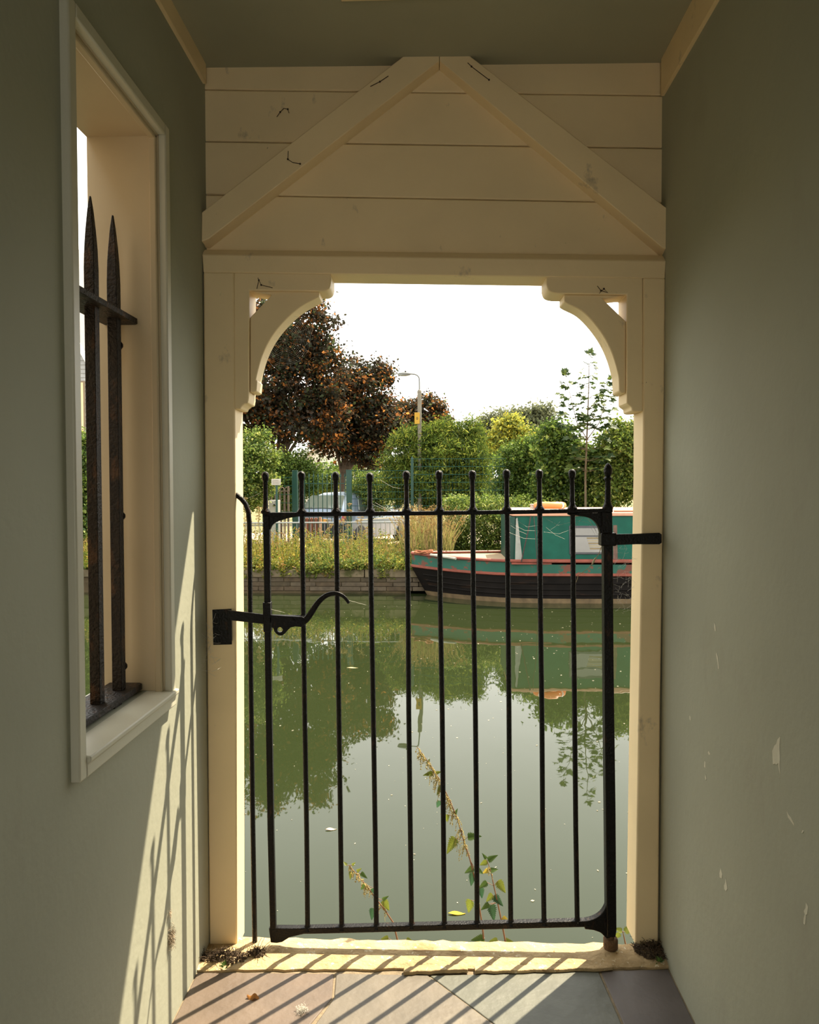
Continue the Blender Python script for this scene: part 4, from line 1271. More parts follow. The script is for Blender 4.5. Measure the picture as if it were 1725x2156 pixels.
# ------------------------------------------------------------------ houses beyond
M_TILEH = mat('grey_hung_tiles', (0.33, 0.33, 0.33), .8, .12, 6)
def house(name, label, cx_, y0, w, d, zb_, ze, zr, mwall, mroof, wins, boards=None):
    t = thing(name, label, 'house', (cx_, y0, zb_))
    MB().prism([(cx_ - w / 2, y0, zb_), (cx_ + w / 2, y0, zb_), (cx_ + w / 2, y0, ze), (cx_, y0, zr), (cx_ - w / 2, y0, ze)], (0, d, 0)).build('wall', mwall, t, smooth=0)
    for s in (-1, 1):
        MB().prism([(cx_, y0 - .3, zr), (cx_ + s * (w / 2 + .3), y0 - .3, ze - .3 * (zr - ze) / (w / 2)), (cx_ + s * (w / 2 + .3), y0 - .3, ze - .3 * (zr - ze) / (w / 2) + .2), (cx_, y0 - .3, zr + .2)], (0, d + .6, 0)).build('roof', mroof, t, smooth=0)
        MB().prism([(cx_, y0 - .34, zr - .12), (cx_ + s * (w / 2 + .34), y0 - .34, ze - .34 * (zr - ze) / (w / 2) - .12), (cx_ + s * (w / 2 + .34), y0 - .34, ze - .34 * (zr - ze) / (w / 2) + .2), (cx_, y0 - .34, zr + .2)], (0, .05, 0)).build('bargeboard', mat('white_bargeboard', (.78, .75, .68), .5), t, smooth=0)
    for (xa, za, xb, zb2, mm) in wins:
        f_ = MB().box((xa, y0 - .03, za), (xb, y0 + .05, zb2)).build('window', mat('dark_window_frame', (.20, .15, .10), .6), t)
        MB().box((xa + .06, y0 - .045, za + .06), (xb - .06, y0 - .02, zb2 - .06)).build('pane', mm, f_, smooth=0)
    return t
hx = AY(186.5, 800, 24.0).x
ze_ = AY(186, 752, 24.0).z
a_, b_ = AY(160, 801, 23.9), AY(178.5, 925, 23.9)
M_BLIND = mat('cream_blind', (0.72, 0.56, 0.33), .7, .1, 3)  # even cream colour of the panel in the house wall
hs_ = house('tile_hung_house', 'grey tile-hung gabled house seen through the barred window', hx - 2.6, 24.0, 5.2, 8, -.1, ze_, ze_ + 4.9, M_TILEH, mat('slate_roof', (.17, .16, .16), .7, .1, 8),
            [(a_.x - .6, b_.z, b_.x, a_.z, M_BLIND)])
mb = MB()                                      # courses of hung tiles, too thin to pick apart
z = 0.0
while z < ze_ + 3.2:
    half = 2.6 if z < ze_ else 2.6 * (1 - (z - ze_) / 4.9)
    mb.prism([(hx - 2.6 - half, 24.0, z), (hx - 2.6 - half, 23.975, z), (hx - 2.6 - half, 23.995, z + .13)], (2 * half, 0, 0))
    z += .14
stuff(mb.build('tile_courses', M_TILEH, hs_, smooth=0))
hx2 = AY(690, 980, 42).x
house('white_house', 'distant white house with a pink tiled roof behind the copper tree trunk', hx2 + .2, 42, 4.4, 6, 0, AY(690, 972, 42).z, AY(690, 940, 42).z + .6, mat('white_render', (.72, .66, .58), .7, .05, 3), mat('pink_roof_tile', (.50, .24, .16), .8, .15, 5),
      [(hx2 - .1, 1.2, hx2 + .5, 2.3, mat('far_glass', (.12, .13, .13), .2))])

# ------------------------------------------------------------------ narrowboat
YS = 11.95                                     # near side of the boat
BC = YS + 0.98                                 # its centre line
def bz(py, px=1150): return AY(px, py, YS).z
bow = AY(867, 1165, BC)
boat = thing('narrowboat', 'teal and black narrowboat with red trim moored at the far bank', 'boat', (3.5, BC, ZW))
SPt = [((0.43, 0.095, 0.055), 3.2, 0.585, 0.03, (1, 1, 1.2))]
M_TEAL = mat('teal_boat_paint', (0.0072, 0.0756, 0.0504), .5, .15, 5, .12, 12, .15)
M_TEALR = mat('teal_hull_paint_rusted', (0.009, 0.0825, 0.05475), .5, .12, 3, .15, 12, .4, spots=[((0.13, 0.043, 0.025), 3.0, 0.545, 0.03, (1, 1, 1.3))])
M_REDB = mat('faded_red_boat_paint', (0.20, 0.05, 0.03), .55, .2, 8, .1, 20, spots=[((0.20, 0.07, 0.045), 7, .58, .06, S1)])
M_HULL = mat('black_bitumen_hull', (0.007, 0.0055, 0.0045), .7, .3, 4, .4, 8, .12, spots=[((0.022, 0.012, 0.007), 2.4, .57, .12, (.5, 1, 5))])
M_SCUM = mat('waterline_scum', (0.117, 0.0806, 0.039), .8, .3, 8)
M_PINKT = mat('faded_pink_roof_paint', (0.588, 0.308, 0.196), .6, .12, 6)
def bw(x):                                     # half beam along the boat
    t = max(0.0, min(1.0, (x - bow.x) / 2.3))
    return 0.03 + 0.95 * (1 - (1 - t) ** 2.1)
XE = 9.5
sta = [bow.x + d for d in (0, .06, .15, .3, .5, .75, 1.05, 1.4, 1.8, 2.3, 3.2, 5, 7.5)] + [XE]
zg = lambda x: bz(1183) + (bow.z - bz(1183)) * max(0, 1 - (x - bow.x) / 1.9) ** 2.0
zr_ = lambda x: bz(1213.5) + (AY(868, 1193, BC).z - bz(1213.5)) * max(0, 1 - (x - bow.x) / 1.9) ** 2.0
ZH = bz(1262)
rake = lambda x, f_: min(1.0, max(0.0, 1)) 
RK = AY(868, 1194, BC).z
def rk(x, z):                                  # the stem rakes back below the bulwark
    return max(0.0, 1 - (x - bow.x) / 1.9) * max(0.0, RK - z) * 0.56
def hullstrip(name, zs, ws, m, smooth=50):
    """a band of the hull, both sides, between height functions zs with half-beam factors ws"""
    vs_, fs = [], []
    n = len(zs)
    for x in sta:
        for s_ in (-1, 1):
            for zf, w in zip(zs, ws):
                z = zf(x)
                vs_.append((x + rk(x, z), BC + s_ * (bw(x) * w + (0.006 if w > 1.0 else 0)), z))
    for i in range(len(sta) - 1):
        a_, b_ = i * 2 * n, (i + 1) * 2 * n
        for k in range(n - 1):
            fs.append((a_ + k, b_ + k, b_ + k + 1, a_ + k + 1))
            fs.append((a_ + n + k, a_ + n + k + 1, b_ + n + k + 1, b_ + n + k))
    for k in range(n - 1):
        fs.append((k, k + 1, n + k + 1, n + k))
        e = (len(sta) - 1) * 2 * n
        fs.append((e + k, e + n + k, e + n + k + 1, e + k + 1))
    return MB().add(vs_, fs).build(name, m, boat, smooth=smooth)
hullstrip('bulwark', [zg, zr_], [1.0, 1.0], M_TEALR)
hullstrip('hull', [zr_, lambda x: zr_(x) * .5 + ZH * .5, lambda x: ZH, lambda x: ZW - .25], [1.0, 1.0, .995, .99], M_HULL)
hullstrip('scum_band', [lambda x: ZH + .012, lambda x: ZW - .06], [1.001, 1.001], M_SCUM)
# rubbing rails follow the hull
def rail_(name, zf, r_, m, off=.012, sh=0.0, x0=0):
    near = []
    for x in sta[x0:]:
        near.append((x + rk(x, zf(x)), BC - bw(x) - off, zf(x)))
    far = [(x, 2 * BC - y, z) for x, y, z in near]
    return MB().tube(near, r_, 6).tube(far, r_, 6).build(name, m, boat)
rail_('gunwale', lambda x: zg(x) + .008, .026, M_REDB)
rail_('red_strake', lambda x: zr_(x) + .022, .026, M_REDB, .004, .02)
for zz in (1228, 1241, 1252):
    rail_('rubbing_strake', lambda x, zz=zz: bz(zz) + .06 * max(0, 1 - (x - bow.x) / 1.9) ** 2, .014, M_HULL, .006, .2, 2)
# foredeck
dk = [(x, BC - bw(x) * .97, zg(x) - .02) for x in sta if x < 1.45] 
dk2 = [(x, 2 * BC - y, z) for x, y, z in dk][::-1]
MB().prism(dk + dk2, (0, 0, -.03)).build('foredeck', mat('tan_deck_board', (0.378, 0.266, 0.161), .85, .15, 8), boat)
# cabin
cx0 = AY(1083, 1180, YS + .08).x
yn, yf = YS + .075, 2 * BC - YS - .075
zt0, zr0 = bz(1086), bz(1184)
MB().prism([(cx0, yn, zr0), (cx0 + .06, yn + .07, zt0), (cx0 + .06, yf - .07, zt0), (cx0, yf, zr0)], (0, 0, 0)) if False else None
vs_ = [(cx0, yn, zr0 - .02), (cx0 + .03, yn + .07, zt0), (cx0 + .03, yf - .07, zt0), (cx0, yf, zr0 - .02)]
vs_ += [(XE - .6, y, z) for _, y, z in vs_]
fs = [(0, 1, 2, 3), (4, 7, 6, 5), (0, 4, 5, 1), (1, 5, 6, 2), (2, 6, 7, 3), (3, 7, 4, 0)]
MB().add(vs_, fs).build('cabin', M_TEAL, boat, smooth=0)
MB().box((cx0 - .05, YS + .0, zr0 - .035), (XE - .5, YS + .10, zr0 - .008)).build('side_deck', M_REDB, boat)
MB().box((cx0 + .02, yn + .0, zr0 - .008), (XE - .6, yn + .02, zr0 + .045)).build('red_band', M_REDB, boat)
zt2 = bz(1075)
MB().prism([(cx0 - .03, yn + .045, zt0 - .01), (cx0 - .03, yn + .045, zt0 + .045), (cx0 - .03, BC - .5, zt2 + .015), (cx0 - .03, BC, zt2 + .03), (cx0 - .03, BC + .5, zt2 + .015), (cx0 - .03, yf - .045, zt0 + .045), (cx0 - .03, yf - .045, zt0 - .01)], (XE - cx0 - .5, 0, 0)).build('roof', M_PINKT, boat, bevel=.01)
hr0 = AY(1293, 1078, YS + .2).x
MB().tube([(hr0, yn + .12, bz(1077)), (XE - .9, yn + .12, bz(1077))], .022, 8).build('handrail', mat('brown_handrail', (.34, .17, .10), .5, .1, 10), boat)
for x in (hr0 + .38, hr0 + 1.6, hr0 + 3.0):
    MB().box((x - .03, yn + .09, zt0), (x + .03, yn + .15, bz(1077))).build('rail_bracket', M_REDB, boat)
# windows
def bwin(px0, px1, label=None):
    a_, b_ = AY(px0, 1107, yn + .03), AY(px1, 1167, yn + .03)
    sl = lambda z: yn + .07 * (z - zr0) / (zt0 - zr0)
    fr = MB().prism([(a_.x, sl(b_.z) - .012, b_.z), (b_.x, sl(b_.z) - .012, b_.z), (b_.x, sl(a_.z) - .012, a_.z), (a_.x, sl(a_.z) - .012, a_.z)], (0, .03, 0)).build('window', mat('dark_boat_window_frame', (.05, .05, .055), .4), boat, bevel=.006)
    zc0, zc1 = b_.z + .035, a_.z - .04
    zmid = AY(px0, 1129, yn).z
    for (z0, z1) in ((zc0, zmid - .012), (zmid + .012, zc1)):
        MB().prism([(a_.x + .03, sl(z0) - .016, z0), (b_.x - .03, sl(z0) - .016, z0), (b_.x - .03, sl(z1) - .016, z1), (a_.x + .03, sl(z1) - .016, z1)], (0, .006, 0)).build('pane', mat('grey_curtained_glass', (.22, .21, .19), .12, .1, 4), fr, smooth=0)
    xm = a_.x + (b_.x - a_.x) * .47
    for i in range(5):                          # folded wicker blind behind the glass: proud slats
        z1 = zmid - .02 - i * .042
        MB().prism([(xm + .012 * i, sl(z1) - .020, z1), (b_.x - .05, sl(z1) - .020, z1), (b_.x - .05, sl(z1) - .018, z1 - .036), (xm + .012 * i, sl(z1) - .018, z1 - .036)], (0, .003, 0)).build('blind_slat', mat('tan_blind_%d' % (i % 2), ((.22, .17, .095), (.32, .27, .18))[i % 2], .7), fr, smooth=0)
bwin(1199, 1277)
bwin(1420, 1500)
# rust streak beside the window
p, q = AY(1292, 1106, yn), AY(1301, 1182, yn)
MB().prism([(p.x, yn - .003, q.z), (q.x, yn - .003, q.z), (q.x, yn + .055, p.z), (p.x + .01, yn + .055, p.z)], (0, .004, 0)).build('rust_streak', mat('brown_rust_streak', (.12, .07, .05), .8, .4, 14), boat, smooth=0)
# cabin front board and white cratch flap
p = AY(1077, 1185, YS + .12)
MB().box((p.x - .02, yn + .05, zr0 - .05), (cx0 + .02, yf - .05, zt0 - .02)).build('cabin_front', mat('dark_green_front', (.008, .05, .035), .5), boat)
pts = [AY(1087, 1092, YS + .1), AY(1090, 1090, YS + .1), AY(1101, 1183, YS + .04), AY(1085, 1185, YS + .04)]
MB().prism(pts, (0, .02, 0)).build('cratch_flap', mat('worn_white_flap', (.27, .275, .24), .6, .2, 8, spots=[((.40, .22, .12), 4, .6, .1, S1)]), boat)
# ropes
M_ROPE = mat('dark_mooring_rope', (.05, .035, .03), .9, .3, 30)
tag(MB().tube([AY(1118, 1086, YS + .06), AY(1112, 1120, YS - .0), AY(1104, 1155, YS - .02), AY(1098, 1183, YS - .02)], .010, 6).build('mooring_rope', M_ROPE), 'knotted dark rope slanting down the cabin side from the roof', 'rope')
tag(MB().tube([AY(1124, 1086, YS + .06), AY(1128, 1130, YS - .0), AY(1131, 1180, YS - .03), AY(1133, 1232, YS - .04)], .006, 6).build('mooring_rope', M_ROPE), 'thin dark line hanging straight down the teal cabin side', 'rope')
M_ROPC = mat('orange_blue_rope', (.30, .11, .05), .9, .4, 25)
bp = AY(892, 1165, BC - .2)
path = [bp + Vector((.16 * math.sin(t * 1.7), .10 * math.cos(t * 2.3), .015 * math.sin(t * 3.1) + .012 + .03 * math.sin(t * .9) ** 2)) for t in [k * .35 for k in range(40)]]
tag(MB().tube(path, .013, 5).build('coiled_rope', M_ROPC), 'small tangle of orange rope on the boat bow', 'rope')
a_, b_ = AY(907, 1168, BC - .35), AY(960, 1176, BC - .75)
tag(MB().tube([a_, b_], .022, 8).build('boat_pole', mat('grey_pole', (.35, .33, .27), .6, .1, 10)), 'grey pole lying along the boat foredeck edge', 'pole')
# on the roof
lc = AY(1158, 1071, BC - .45)
def torus(c, R_, r_, n=28, m_=8):
    return MB().add([(c[0] + math.cos(u_) * (R_ + r_ * math.cos(w)), c[1] + math.sin(u_) * (R_ + r_ * math.cos(w)), c[2] + r_ * math.sin(w)) for u_ in [2 * math.pi * i / n for i in range(n)] for w in [2 * math.pi * j / m_ for j in range(m_)]],
                    [(i * m_ + j, ((i + 1) % n) * m_ + j, ((i + 1) % n) * m_ + (j + 1) % m_, i * m_ + (j + 1) % m_) for i in range(n) for j in range(m_)])
lc.z = zt2 + .075
lr_ = thing('life_ring', 'orange life ring lying flat on the boat roof', 'life ring', lc)
torus(lc, .22, .055).build('ring', mat('orange_life_ring', (0.775, 0.2375, 0.06875), .5, .05, 5), lr_, smooth=80)
for k in range(4):
    w = math.pi / 4 + k * math.pi / 2
    MB().tube([lc + Vector((math.cos(w) * .22, math.sin(w) * .22, 0)) + Vector((-math.sin(w), math.cos(w), 0)) * s for s in (-.02, .02)], .058, 10).build('grab_band', mat('white_band', (.7, .65, .58), .6), lr_)
p, q = AY(1120, 1063, BC - .4), AY(1132, 1076, BC - .4)
MB_ = MB().box((p.x, BC - .45, zt2 + .0), (q.x + .03, BC - .2, p.z))
vb = thing('roof_vent', 'pale grey box vent on the boat roof beside the ring', 'vent', (p.x, BC - .3, zt2))
MB_.build('body', M_CAB, vb, bevel=.01)
MB().box((p.x - .01, BC - .46, p.z - .005), (q.x + .04, BC - .19, p.z + .012)).build('lid', M_CAB, vb, bevel=.005)

# ------------------------------------------------------------------ nettles growing from the quay below the sill
def nettle_leaf():
    n = 9
    L_, R_ = [], []
    for i in range(n + 1):
        t = i / n
        w = 0.36 * min(1.0, (t + .06) / .24) ** .6 * (1 - t) ** .85 * 1.12
        if i == n: w = 0
        for s_, arr in ((1, R_), (-1, L_)):
            arr.append((s_ * w * 1.0, t, .22 * w - .18 * t * t))
            if 0 < i < n: arr.append((s_ * w * .66, t + .03, .18 * w - .18 * t * t))
    mid = [(0, i / n, -.18 * (i / n) ** 2 - .02) for i in range(n + 1)]
    V, Fc = [], []
    out = R_ + L_[::-1]
    V = out + mid
    m0 = len(out)
    k = len(R_)
    for i in range(k - 1):
        a_ = min(n, (i + 1) // 2); b_ = min(n, (i + 2) // 2)
        Fc.append((i, i + 1, m0 + b_) if a_ == b_ else (i, i + 1, m0 + b_, m0 + a_))
        j = len(out) - 1 - i
        Fc.append((j, m0 + b_, j - 1) if a_ == b_ else (j, m0 + a_, m0 + b_, j - 1))
    me = bpy.data.meshes.new('nettle_leaf')
    me.from_pydata(V, [], Fc)
    me.shade_smooth()
    return me
NL = []
for nm, c_ in (('nettle_green', (.075, .13, .028)), ('nettle_lime', (.17, .20, .03)), ('nettle_blue_green', (.04, .10, .045)), ('nettle_yellow', (.38, .29, .04))):
    q = nettle_leaf(); q.materials.append(simpleleaf(nm, c_, .5)); NL.append(q)
M_NST = mat('reddish_nettle_stem', (.22, .12, .07), .7, .2, 40)
M_TAS = mat('nettle_flower_string', (.36, .29, .10), .8, .25, 60)
rng = random.Random(4)
def nettle(label, pts, D, leaves_, tassels, r0=.0032):
    P = [AY(x, y, D + dd) for x, y, dd in pts]
    t = thing('nettle_plant', label, 'plant', P[0])
    MB().tube(P, [r0 * (1 - .65 * i / (len(P) - 1)) for i in range(len(P))], 6).build('stem', M_NST, t)
    kk = D / F
    for (x, y, dx, dy, size, ci) in leaves_:
        p = AY(x, y, D)
        d_ = (AY(x + dx, y + dy, D) - p) + Vector((0, rng.uniform(-.012, .012), 0))
        nor = Vector((rng.uniform(-.3, .3), -0.75, .55))
        place_leaf(p, d_, size * kk, NL[ci], t, 'leaf', nor)
        st0 = min(P, key=lambda q_: (q_ - p).length)
        MB().tube([st0, p], .0009, 4).build('leaf_stalk', M_NST, t)
    mb = MB()
    rr_ = random.Random(hash(label) % 1000 if False else len(label))
    for (xa, ya, xb, yb, num, ln) in tassels:
        for i in range(num):
            f_ = rr_.random()
            o_ = AY(xa + (xb - xa) * f_, ya + (yb - ya) * f_, D)
            sd_ = rr_.choice((-1, 1))
            L_ = ln * rr_.uniform(.5, 1.1) * kk
            sp = rr_.uniform(.25, .8)
            path = [o_, o_ + Vector((sd_ * L_ * .35 * sp, rr_.uniform(-.01, .01), -L_ * .2)), o_ + Vector((sd_ * L_ * .55 * sp, rr_.uniform(-.015, .015), -L_ * .6)), o_ + Vector((sd_ * L_ * .6 * sp, rr_.uniform(-.015, .015), -L_))]
            mb.tube(path, .0006, 3)
            for j in range(7):
                u_ = rr_.random() * 2.99
                q_ = path[int(u_)].lerp(path[int(u_) + 1], u_ % 1)
                mb.ball(q_ + Vector((rr_.uniform(-1, 1), rr_.uniform(-1, 1), rr_.uniform(-1, 1))) * .0018, .0017, 4)
    if mb.v:
        stuff(mb.build('flower_strings', M_TAS, t, smooth=60))
    return t
DN = 2.52
nettle('tall leaning nettle with long flower strings behind the gate bars',
       [(1020, 1990, 0), (1016, 1950, 0), (1008, 1900, 0), (1000, 1850, 0), (990, 1810, 0), (977, 1770, 0), (962, 1720, 0), (945, 1680, 0), (925, 1640, .0), (903, 1605, 0), (878, 1572, 0)], DN,
       [(960, 1765, -22, 32, 40, 1), (985, 1762, 18, -2, 30, 0), (930, 1655, -12, 20, 22, 1), (926, 1686, -6, 20, 22, 2), (942, 1715, -2, 22, 20, 1), (958, 1715, 6, -14, 14, 0), (912, 1628, -22, 2, 22, 1), (918, 1628, 14, -6, 14, 1),
        (900, 1608, 6, -10, 12, 1), (998, 1828, -20, 12, 26, 0), (996, 1838, -4, 30, 30, 2), (1000, 1828, 14, 10, 26, 0), (992, 1895, -8, 34, 36, 1), (1012, 1870, 6, 30, 26, 2), (1020, 1975, -26, 4, 30, 0)],
       [(880, 1575, 905, 1610, 34, 22), (905, 1610, 930, 1650, 34, 30), (928, 1650, 945, 1690, 26, 28), (945, 1690, 962, 1722, 22, 28), (962, 1725, 974, 1760, 16, 30), (976, 1772, 980, 1785, 16, 26), (1000, 1880, 1004, 1900, 5, 22)])
nettle('short leafy nettle beside the tall leaning one',
       [(1066, 1990, 0), (1056, 1938, 0), (1048, 1900, 0), (1040, 1865, 0), (1034, 1835, 0), (1026, 1812, 0)], DN - .02,
       [(1028, 1812, 16, -10, 24, 0), (1026, 1814, -18, 12, 22, 1), (1024, 1808, -6, -8, 14, 0), (1032, 1833, 20, 0, 20, 0), (1028, 1832, -12, 10, 18, 3), (1048, 1855, 18, 26, 34, 1), (1026, 1858, -20, 14, 24, 0), (1040, 1886, 22, 22, 30, 2), (1038, 1884, -14, 16, 26, 1),
        (1034, 1905, 8, 34, 36, 2), (1030, 1903, -16, 10, 22, 0), (1058, 1932, 18, 14, 22, 3), (1048, 1980, -18, 6, 22, 1), (1062, 1980, 22, 2, 20, 1)], [(1026, 1815, 1036, 1845, 6, 12)])
nettle('small bent nettle with seedy tip near the fourth gate bar',
       [(840, 1990, 0), (828, 1942, 0), (808, 1912, 0), (790, 1890, 0), (770, 1862, 0), (752, 1842, 0), (736, 1822, 0)], DN - .03,
       [(808, 1895, 12, 26, 30, 1), (806, 1895, 10, -8, 16, 0), (786, 1912, -4, 28, 28, 2), (786, 1870, 6, 20, 24, 2), (760, 1838, 14, 8, 18, 0), (770, 1862, -14, 16, 20, 0), (740, 1835, -4, 22, 18, 1), (742, 1822, 6, -8, 12, 1), (752, 1835, 12, -12, 14, 1), (730, 1822, -6, -4, 12, 1), (818, 1975, -14, 4, 20, 1), (856, 1978, 18, 2, 18, 1)],
       [(736, 1824, 758, 1848, 22, 14), (758, 1848, 785, 1880, 20, 18), (800, 1900, 806, 1912, 8, 26)])
# leaf tufts at the foot of the hinge post
nettle('single nettle sprig peeping out beside the hinge post foot', [(1318, 1990, 0), (1312, 1962, 0)], DN - .08, [(1316, 1962, 14, -6, 26, 1), (1310, 1960, -10, -4, 20, 1), (1305, 1965, -8, 10, 20, 1)], [])

# ------------------------------------------------------------------ floating scraps
def flat_leaf(name, label, px, py, L_, W_, m, ang, z=ZW + .003):
    c = AZ(px, py, z)
    d_ = Vector((math.cos(ang), math.sin(ang), 0)); s_ = Vector((-math.sin(ang), math.cos(ang), 0))
    up_, lo_ = [], []
    for i in range(9):
        t = i / 8
        w = W_ * math.sin(math.pi * t) ** .8 / 2
        up_.append(c + d_ * L_ * (t - .5) + s_ * w + Vector((0, 0, .004 * math.sin(t * 5))))
        lo_.append(c + d_ * L_ * (t - .5) - s_ * w + Vector((0, 0, .006 * math.cos(t * 4) * .3)))
    return tag(MB().prism(up_ + lo_[::-1], (0, 0, .0012)).build(name, m), label, 'leaf')
flat_leaf('fallen_leaf', 'yellow willow leaf floating near the nettle foot', 962, 1923, .075, .022, simpleleaf('yellow_leaf', (.75, .55, .04), .3), .05)
flat_leaf('fallen_leaf', 'pale dry leaf floating on open water', 697, 1746, .06, .022, simpleleaf('pale_leaf', (.62, .48, .32), .3), .2)
flat_leaf('fallen_leaf', 'rust-brown leaf floating below the latch lever', 742, 1406, .12, .035, simpleleaf('straw_leaf', (.45, .38, .2), .3), .1)
r = np.random.default_rng(15)
N = 900
yy_ = yo + .2 + (YS - yo - .4) * r.random(N) ** .75
xx_ = (r.random(N) * 2 - 1) * (.34 * yy_ + .4) - .05 * yy_
c = np.stack([xx_, yy_, np.full(N, ZW + .0025)], 1)
an = r.random(N) * math.pi
s_ = r.random(N) ** 3 * .010 + .003
e1 = np.stack([np.cos(an), np.sin(an), np.zeros(N)], 1) * s_[:, None]
e2 = np.stack([-np.sin(an), np.cos(an), np.zeros(N)], 1) * (s_ * r.uniform(.3, .9, N))[:, None]
v = np.stack([c - e1, c - e2, c + e1, c + e2], 1)
i = np.arange(N) * 4
o = npmesh('floating_specks', v, np.stack([i, i + 1, i + 2, i + 3], 1), np.repeat(np.array([[.62, .56, .42]]) * r.uniform(.5, 1.2, (N, 1)), 4, axis=0), M_LEAF)
tag(o, 'fine pale fluff and petals drifting on the canal surface', 'debris', None, 'stuff')

# ------------------------------------------------------------------ small details inside
# dirt in the corners
def dirt(label, px, py, sx_, sy_, n, seed):
    r_ = random.Random(seed)
    c = AZ(px, py, 0.012)
    mb = MB()
    for k in range(n):
        a_, q_ = r_.uniform(0, 6.28), r_.random() ** .6
        p = c + Vector((math.cos(a_) * q_ * sx_, math.sin(a_) * q_ * sy_, r_.random() * .022 * (1 - q_)))
        if k % 3 == 0:
            mb.ball(p, r_.uniform(.002, .0055), 5, (1, 1, .6))
        else:
            d_ = Vector((r_.uniform(-1, 1), r_.uniform(-1, 1), r_.uniform(0, .9))) * r_.uniform(.010, .028)
            mb.tube([p, p + d_ * .5 + Vector((0, 0, .004)), p + d_], .0007, 3)
    return tag(mb.build('corner_dirt', M_DARKSOIL), label, 'dirt', None, 'stuff')
dirt('dark dirt and dead moss at the latch post foot', 470, 2016, .075, .03, 420, 1)
dirt('dark dirt and dead roots at the hinge post foot', 1372, 1998, .055, .055, 620, 2)
dirt('brown rust crumbs around the foot of the side bar', 540, 2008, .032, .018, 150, 3)
# tiny green weed in the corner
def wedge_sprig(label, px, py, seed):
    r_ = random.Random(seed)
    c = AZ(px, py, .012)
    t = thing('tiny_weed', label, 'weed', c)
    for k in range(7):
        d_ = Vector((r_.uniform(-1, 1), r_.uniform(-1, 1), r_.uniform(.2, 1))).normalized()
        place_leaf(c + d_ * .006, d_, r_.uniform(.012, .02), NL[0], t)
wedge_sprig('tiny green weed sprouting beside the latch post', 475, 2036, 1)
wedge_sprig('tiny green weed sprouting beside the hinge post', 1388, 2028, 2)
# dried leaf and fluff on the slabs
c = AZ(533, 2099, 0.004)
mb = MB()
vs_, fs = [], []
for i in range(9):
    for j in range(5):
        u_, w_ = i / 8 - .5, j / 4 - .5
        vs_.append(c + Vector((u_ * .034, w_ * .018 * math.cos(u_ * 2.6), .012 * math.cos(w_ * 3) * (1 - abs(u_)) + .004 * math.sin(u_ * 9) - .003)))
for i in range(8):
    for j in range(4):
        a_ = i * 5 + j
        fs.append((a_, a_ + 5, a_ + 6, a_ + 1))
tag(MB().add(vs_, fs).build('dried_leaf', simpleleaf('curled_brown_leaf', (.42, .20, .06), .3)), 'curled brown dried leaf lying on the purple slate slab', 'leaf')
def fluff(name, label, c, rad, n, seed, cat='fluff', st=(1, 1, 1), m=M_WEB):
    r_ = random.Random(seed)
    mb = MB()
    for k in range(n):
        d_ = Vector((r_.gauss(0, 1) * st[0], r_.gauss(0, 1) * st[1], r_.gauss(0, 1) * st[2])) * rad * .5
        p = Vector(c) + d_
        if p.z < .002: p.z = .002
        e = p + Vector((r_.uniform(-1, 1), r_.uniform(-1, 1), r_.uniform(-1, 1))) * rad * .4
        e.z = max(e.z, .002)
        mb.tube([p, p.lerp(e, .5) + Vector((0, 0, rad * .1)) + Vector((r_.uniform(-1, 1), r_.uniform(-1, 1), 0)) * rad * .12, e], .00032, 3)
    return tag(mb.build(name, m), label, cat, None, 'stuff')
fluff('white_fluff', 'tuft of white plant fluff on the floor slab joint', AZ(637, 2126, .006), .015, 260, 5, st=(1, .8, .45))
pw_ = AX(362, 1975, XL + .006)
fluff('old_web', 'dusty rag of old web stuck to the sunlit wall', pw_, .022, 420, 6, 'web', (.15, .5, 1.3), mat('dusty_web', (.55, .45, .32), .8, .2, 40))
pw_ = AX(359, 1925, XL + .006)
fluff('old_web', 'small wisp of old web stuck higher on the sunlit wall', pw_, .010, 110, 7, 'web', (.2, .5, 1.2), mat('dusty_web', (.55, .45, .32), .8, .2, 40))
# bare patches where the paint has come off the right wall
M_BARE = mat('bare_white_plaster', (.62, .60, .47), .8, .08, 30)
def chip(poly):
    pts = [AX(x, y, XR - .0008) for x, y in poly]
    return MB().prism(pts, (.0012, 0, 0)).build('bare_patch', M_BARE, wall_right, smooth=0)
def k7(pts, ox=1380, oy=1200, s=2.256): return [(ox + x / s, oy + y / s) for x, y in pts]
chip(k7([(594, 790), (590, 830), (592, 900), (590, 930), (594, 972), (588, 950), (584, 918), (577, 925), (566, 920), (559, 925), (556, 860), (566, 835), (575, 826), (580, 806)]))
chip(k7([(625, 1147), (634, 1165), (645, 1178), (658, 1205), (660, 1215), (650, 1202), (638, 1185), (630, 1175)]))
chip(k7([(310, 1418), (318, 1445), (316, 1465), (306, 1460), (305, 1440)]))
chip(k7([(334, 1462), (339, 1490), (342, 1515), (336, 1526), (328, 1515), (327, 1500), (332, 1485)]))
chip(k7([(716, 1580), (726, 1600), (722, 1635), (712, 1640), (706, 1620), (714, 1605)]))
chip(k7([(710, 1638), (716, 1640), (712, 1685), (704, 1680), (705, 1655)]))
chip(k7([(281, 250), (286, 262), (288, 290), (284, 292), (280, 270)]))
chip(k7([(291, 390), (297, 415), (303, 470), (299, 470), (296, 440), (289, 400)]))
chip(k7([(234, 908), (238, 915), (238, 940), (232, 935)]))
chip(k7([(239, 970), (243, 995), (240, 1000), (236, 985)]))
chip(k7([(253, 860), (260, 875), (256, 880), (250, 868)]))
chip(k7([(163, 690), (168, 700), (168, 716), (163, 708)]))
chip(k7([(700, 1236), (705, 1240), (700, 1250), (694, 1248)]))
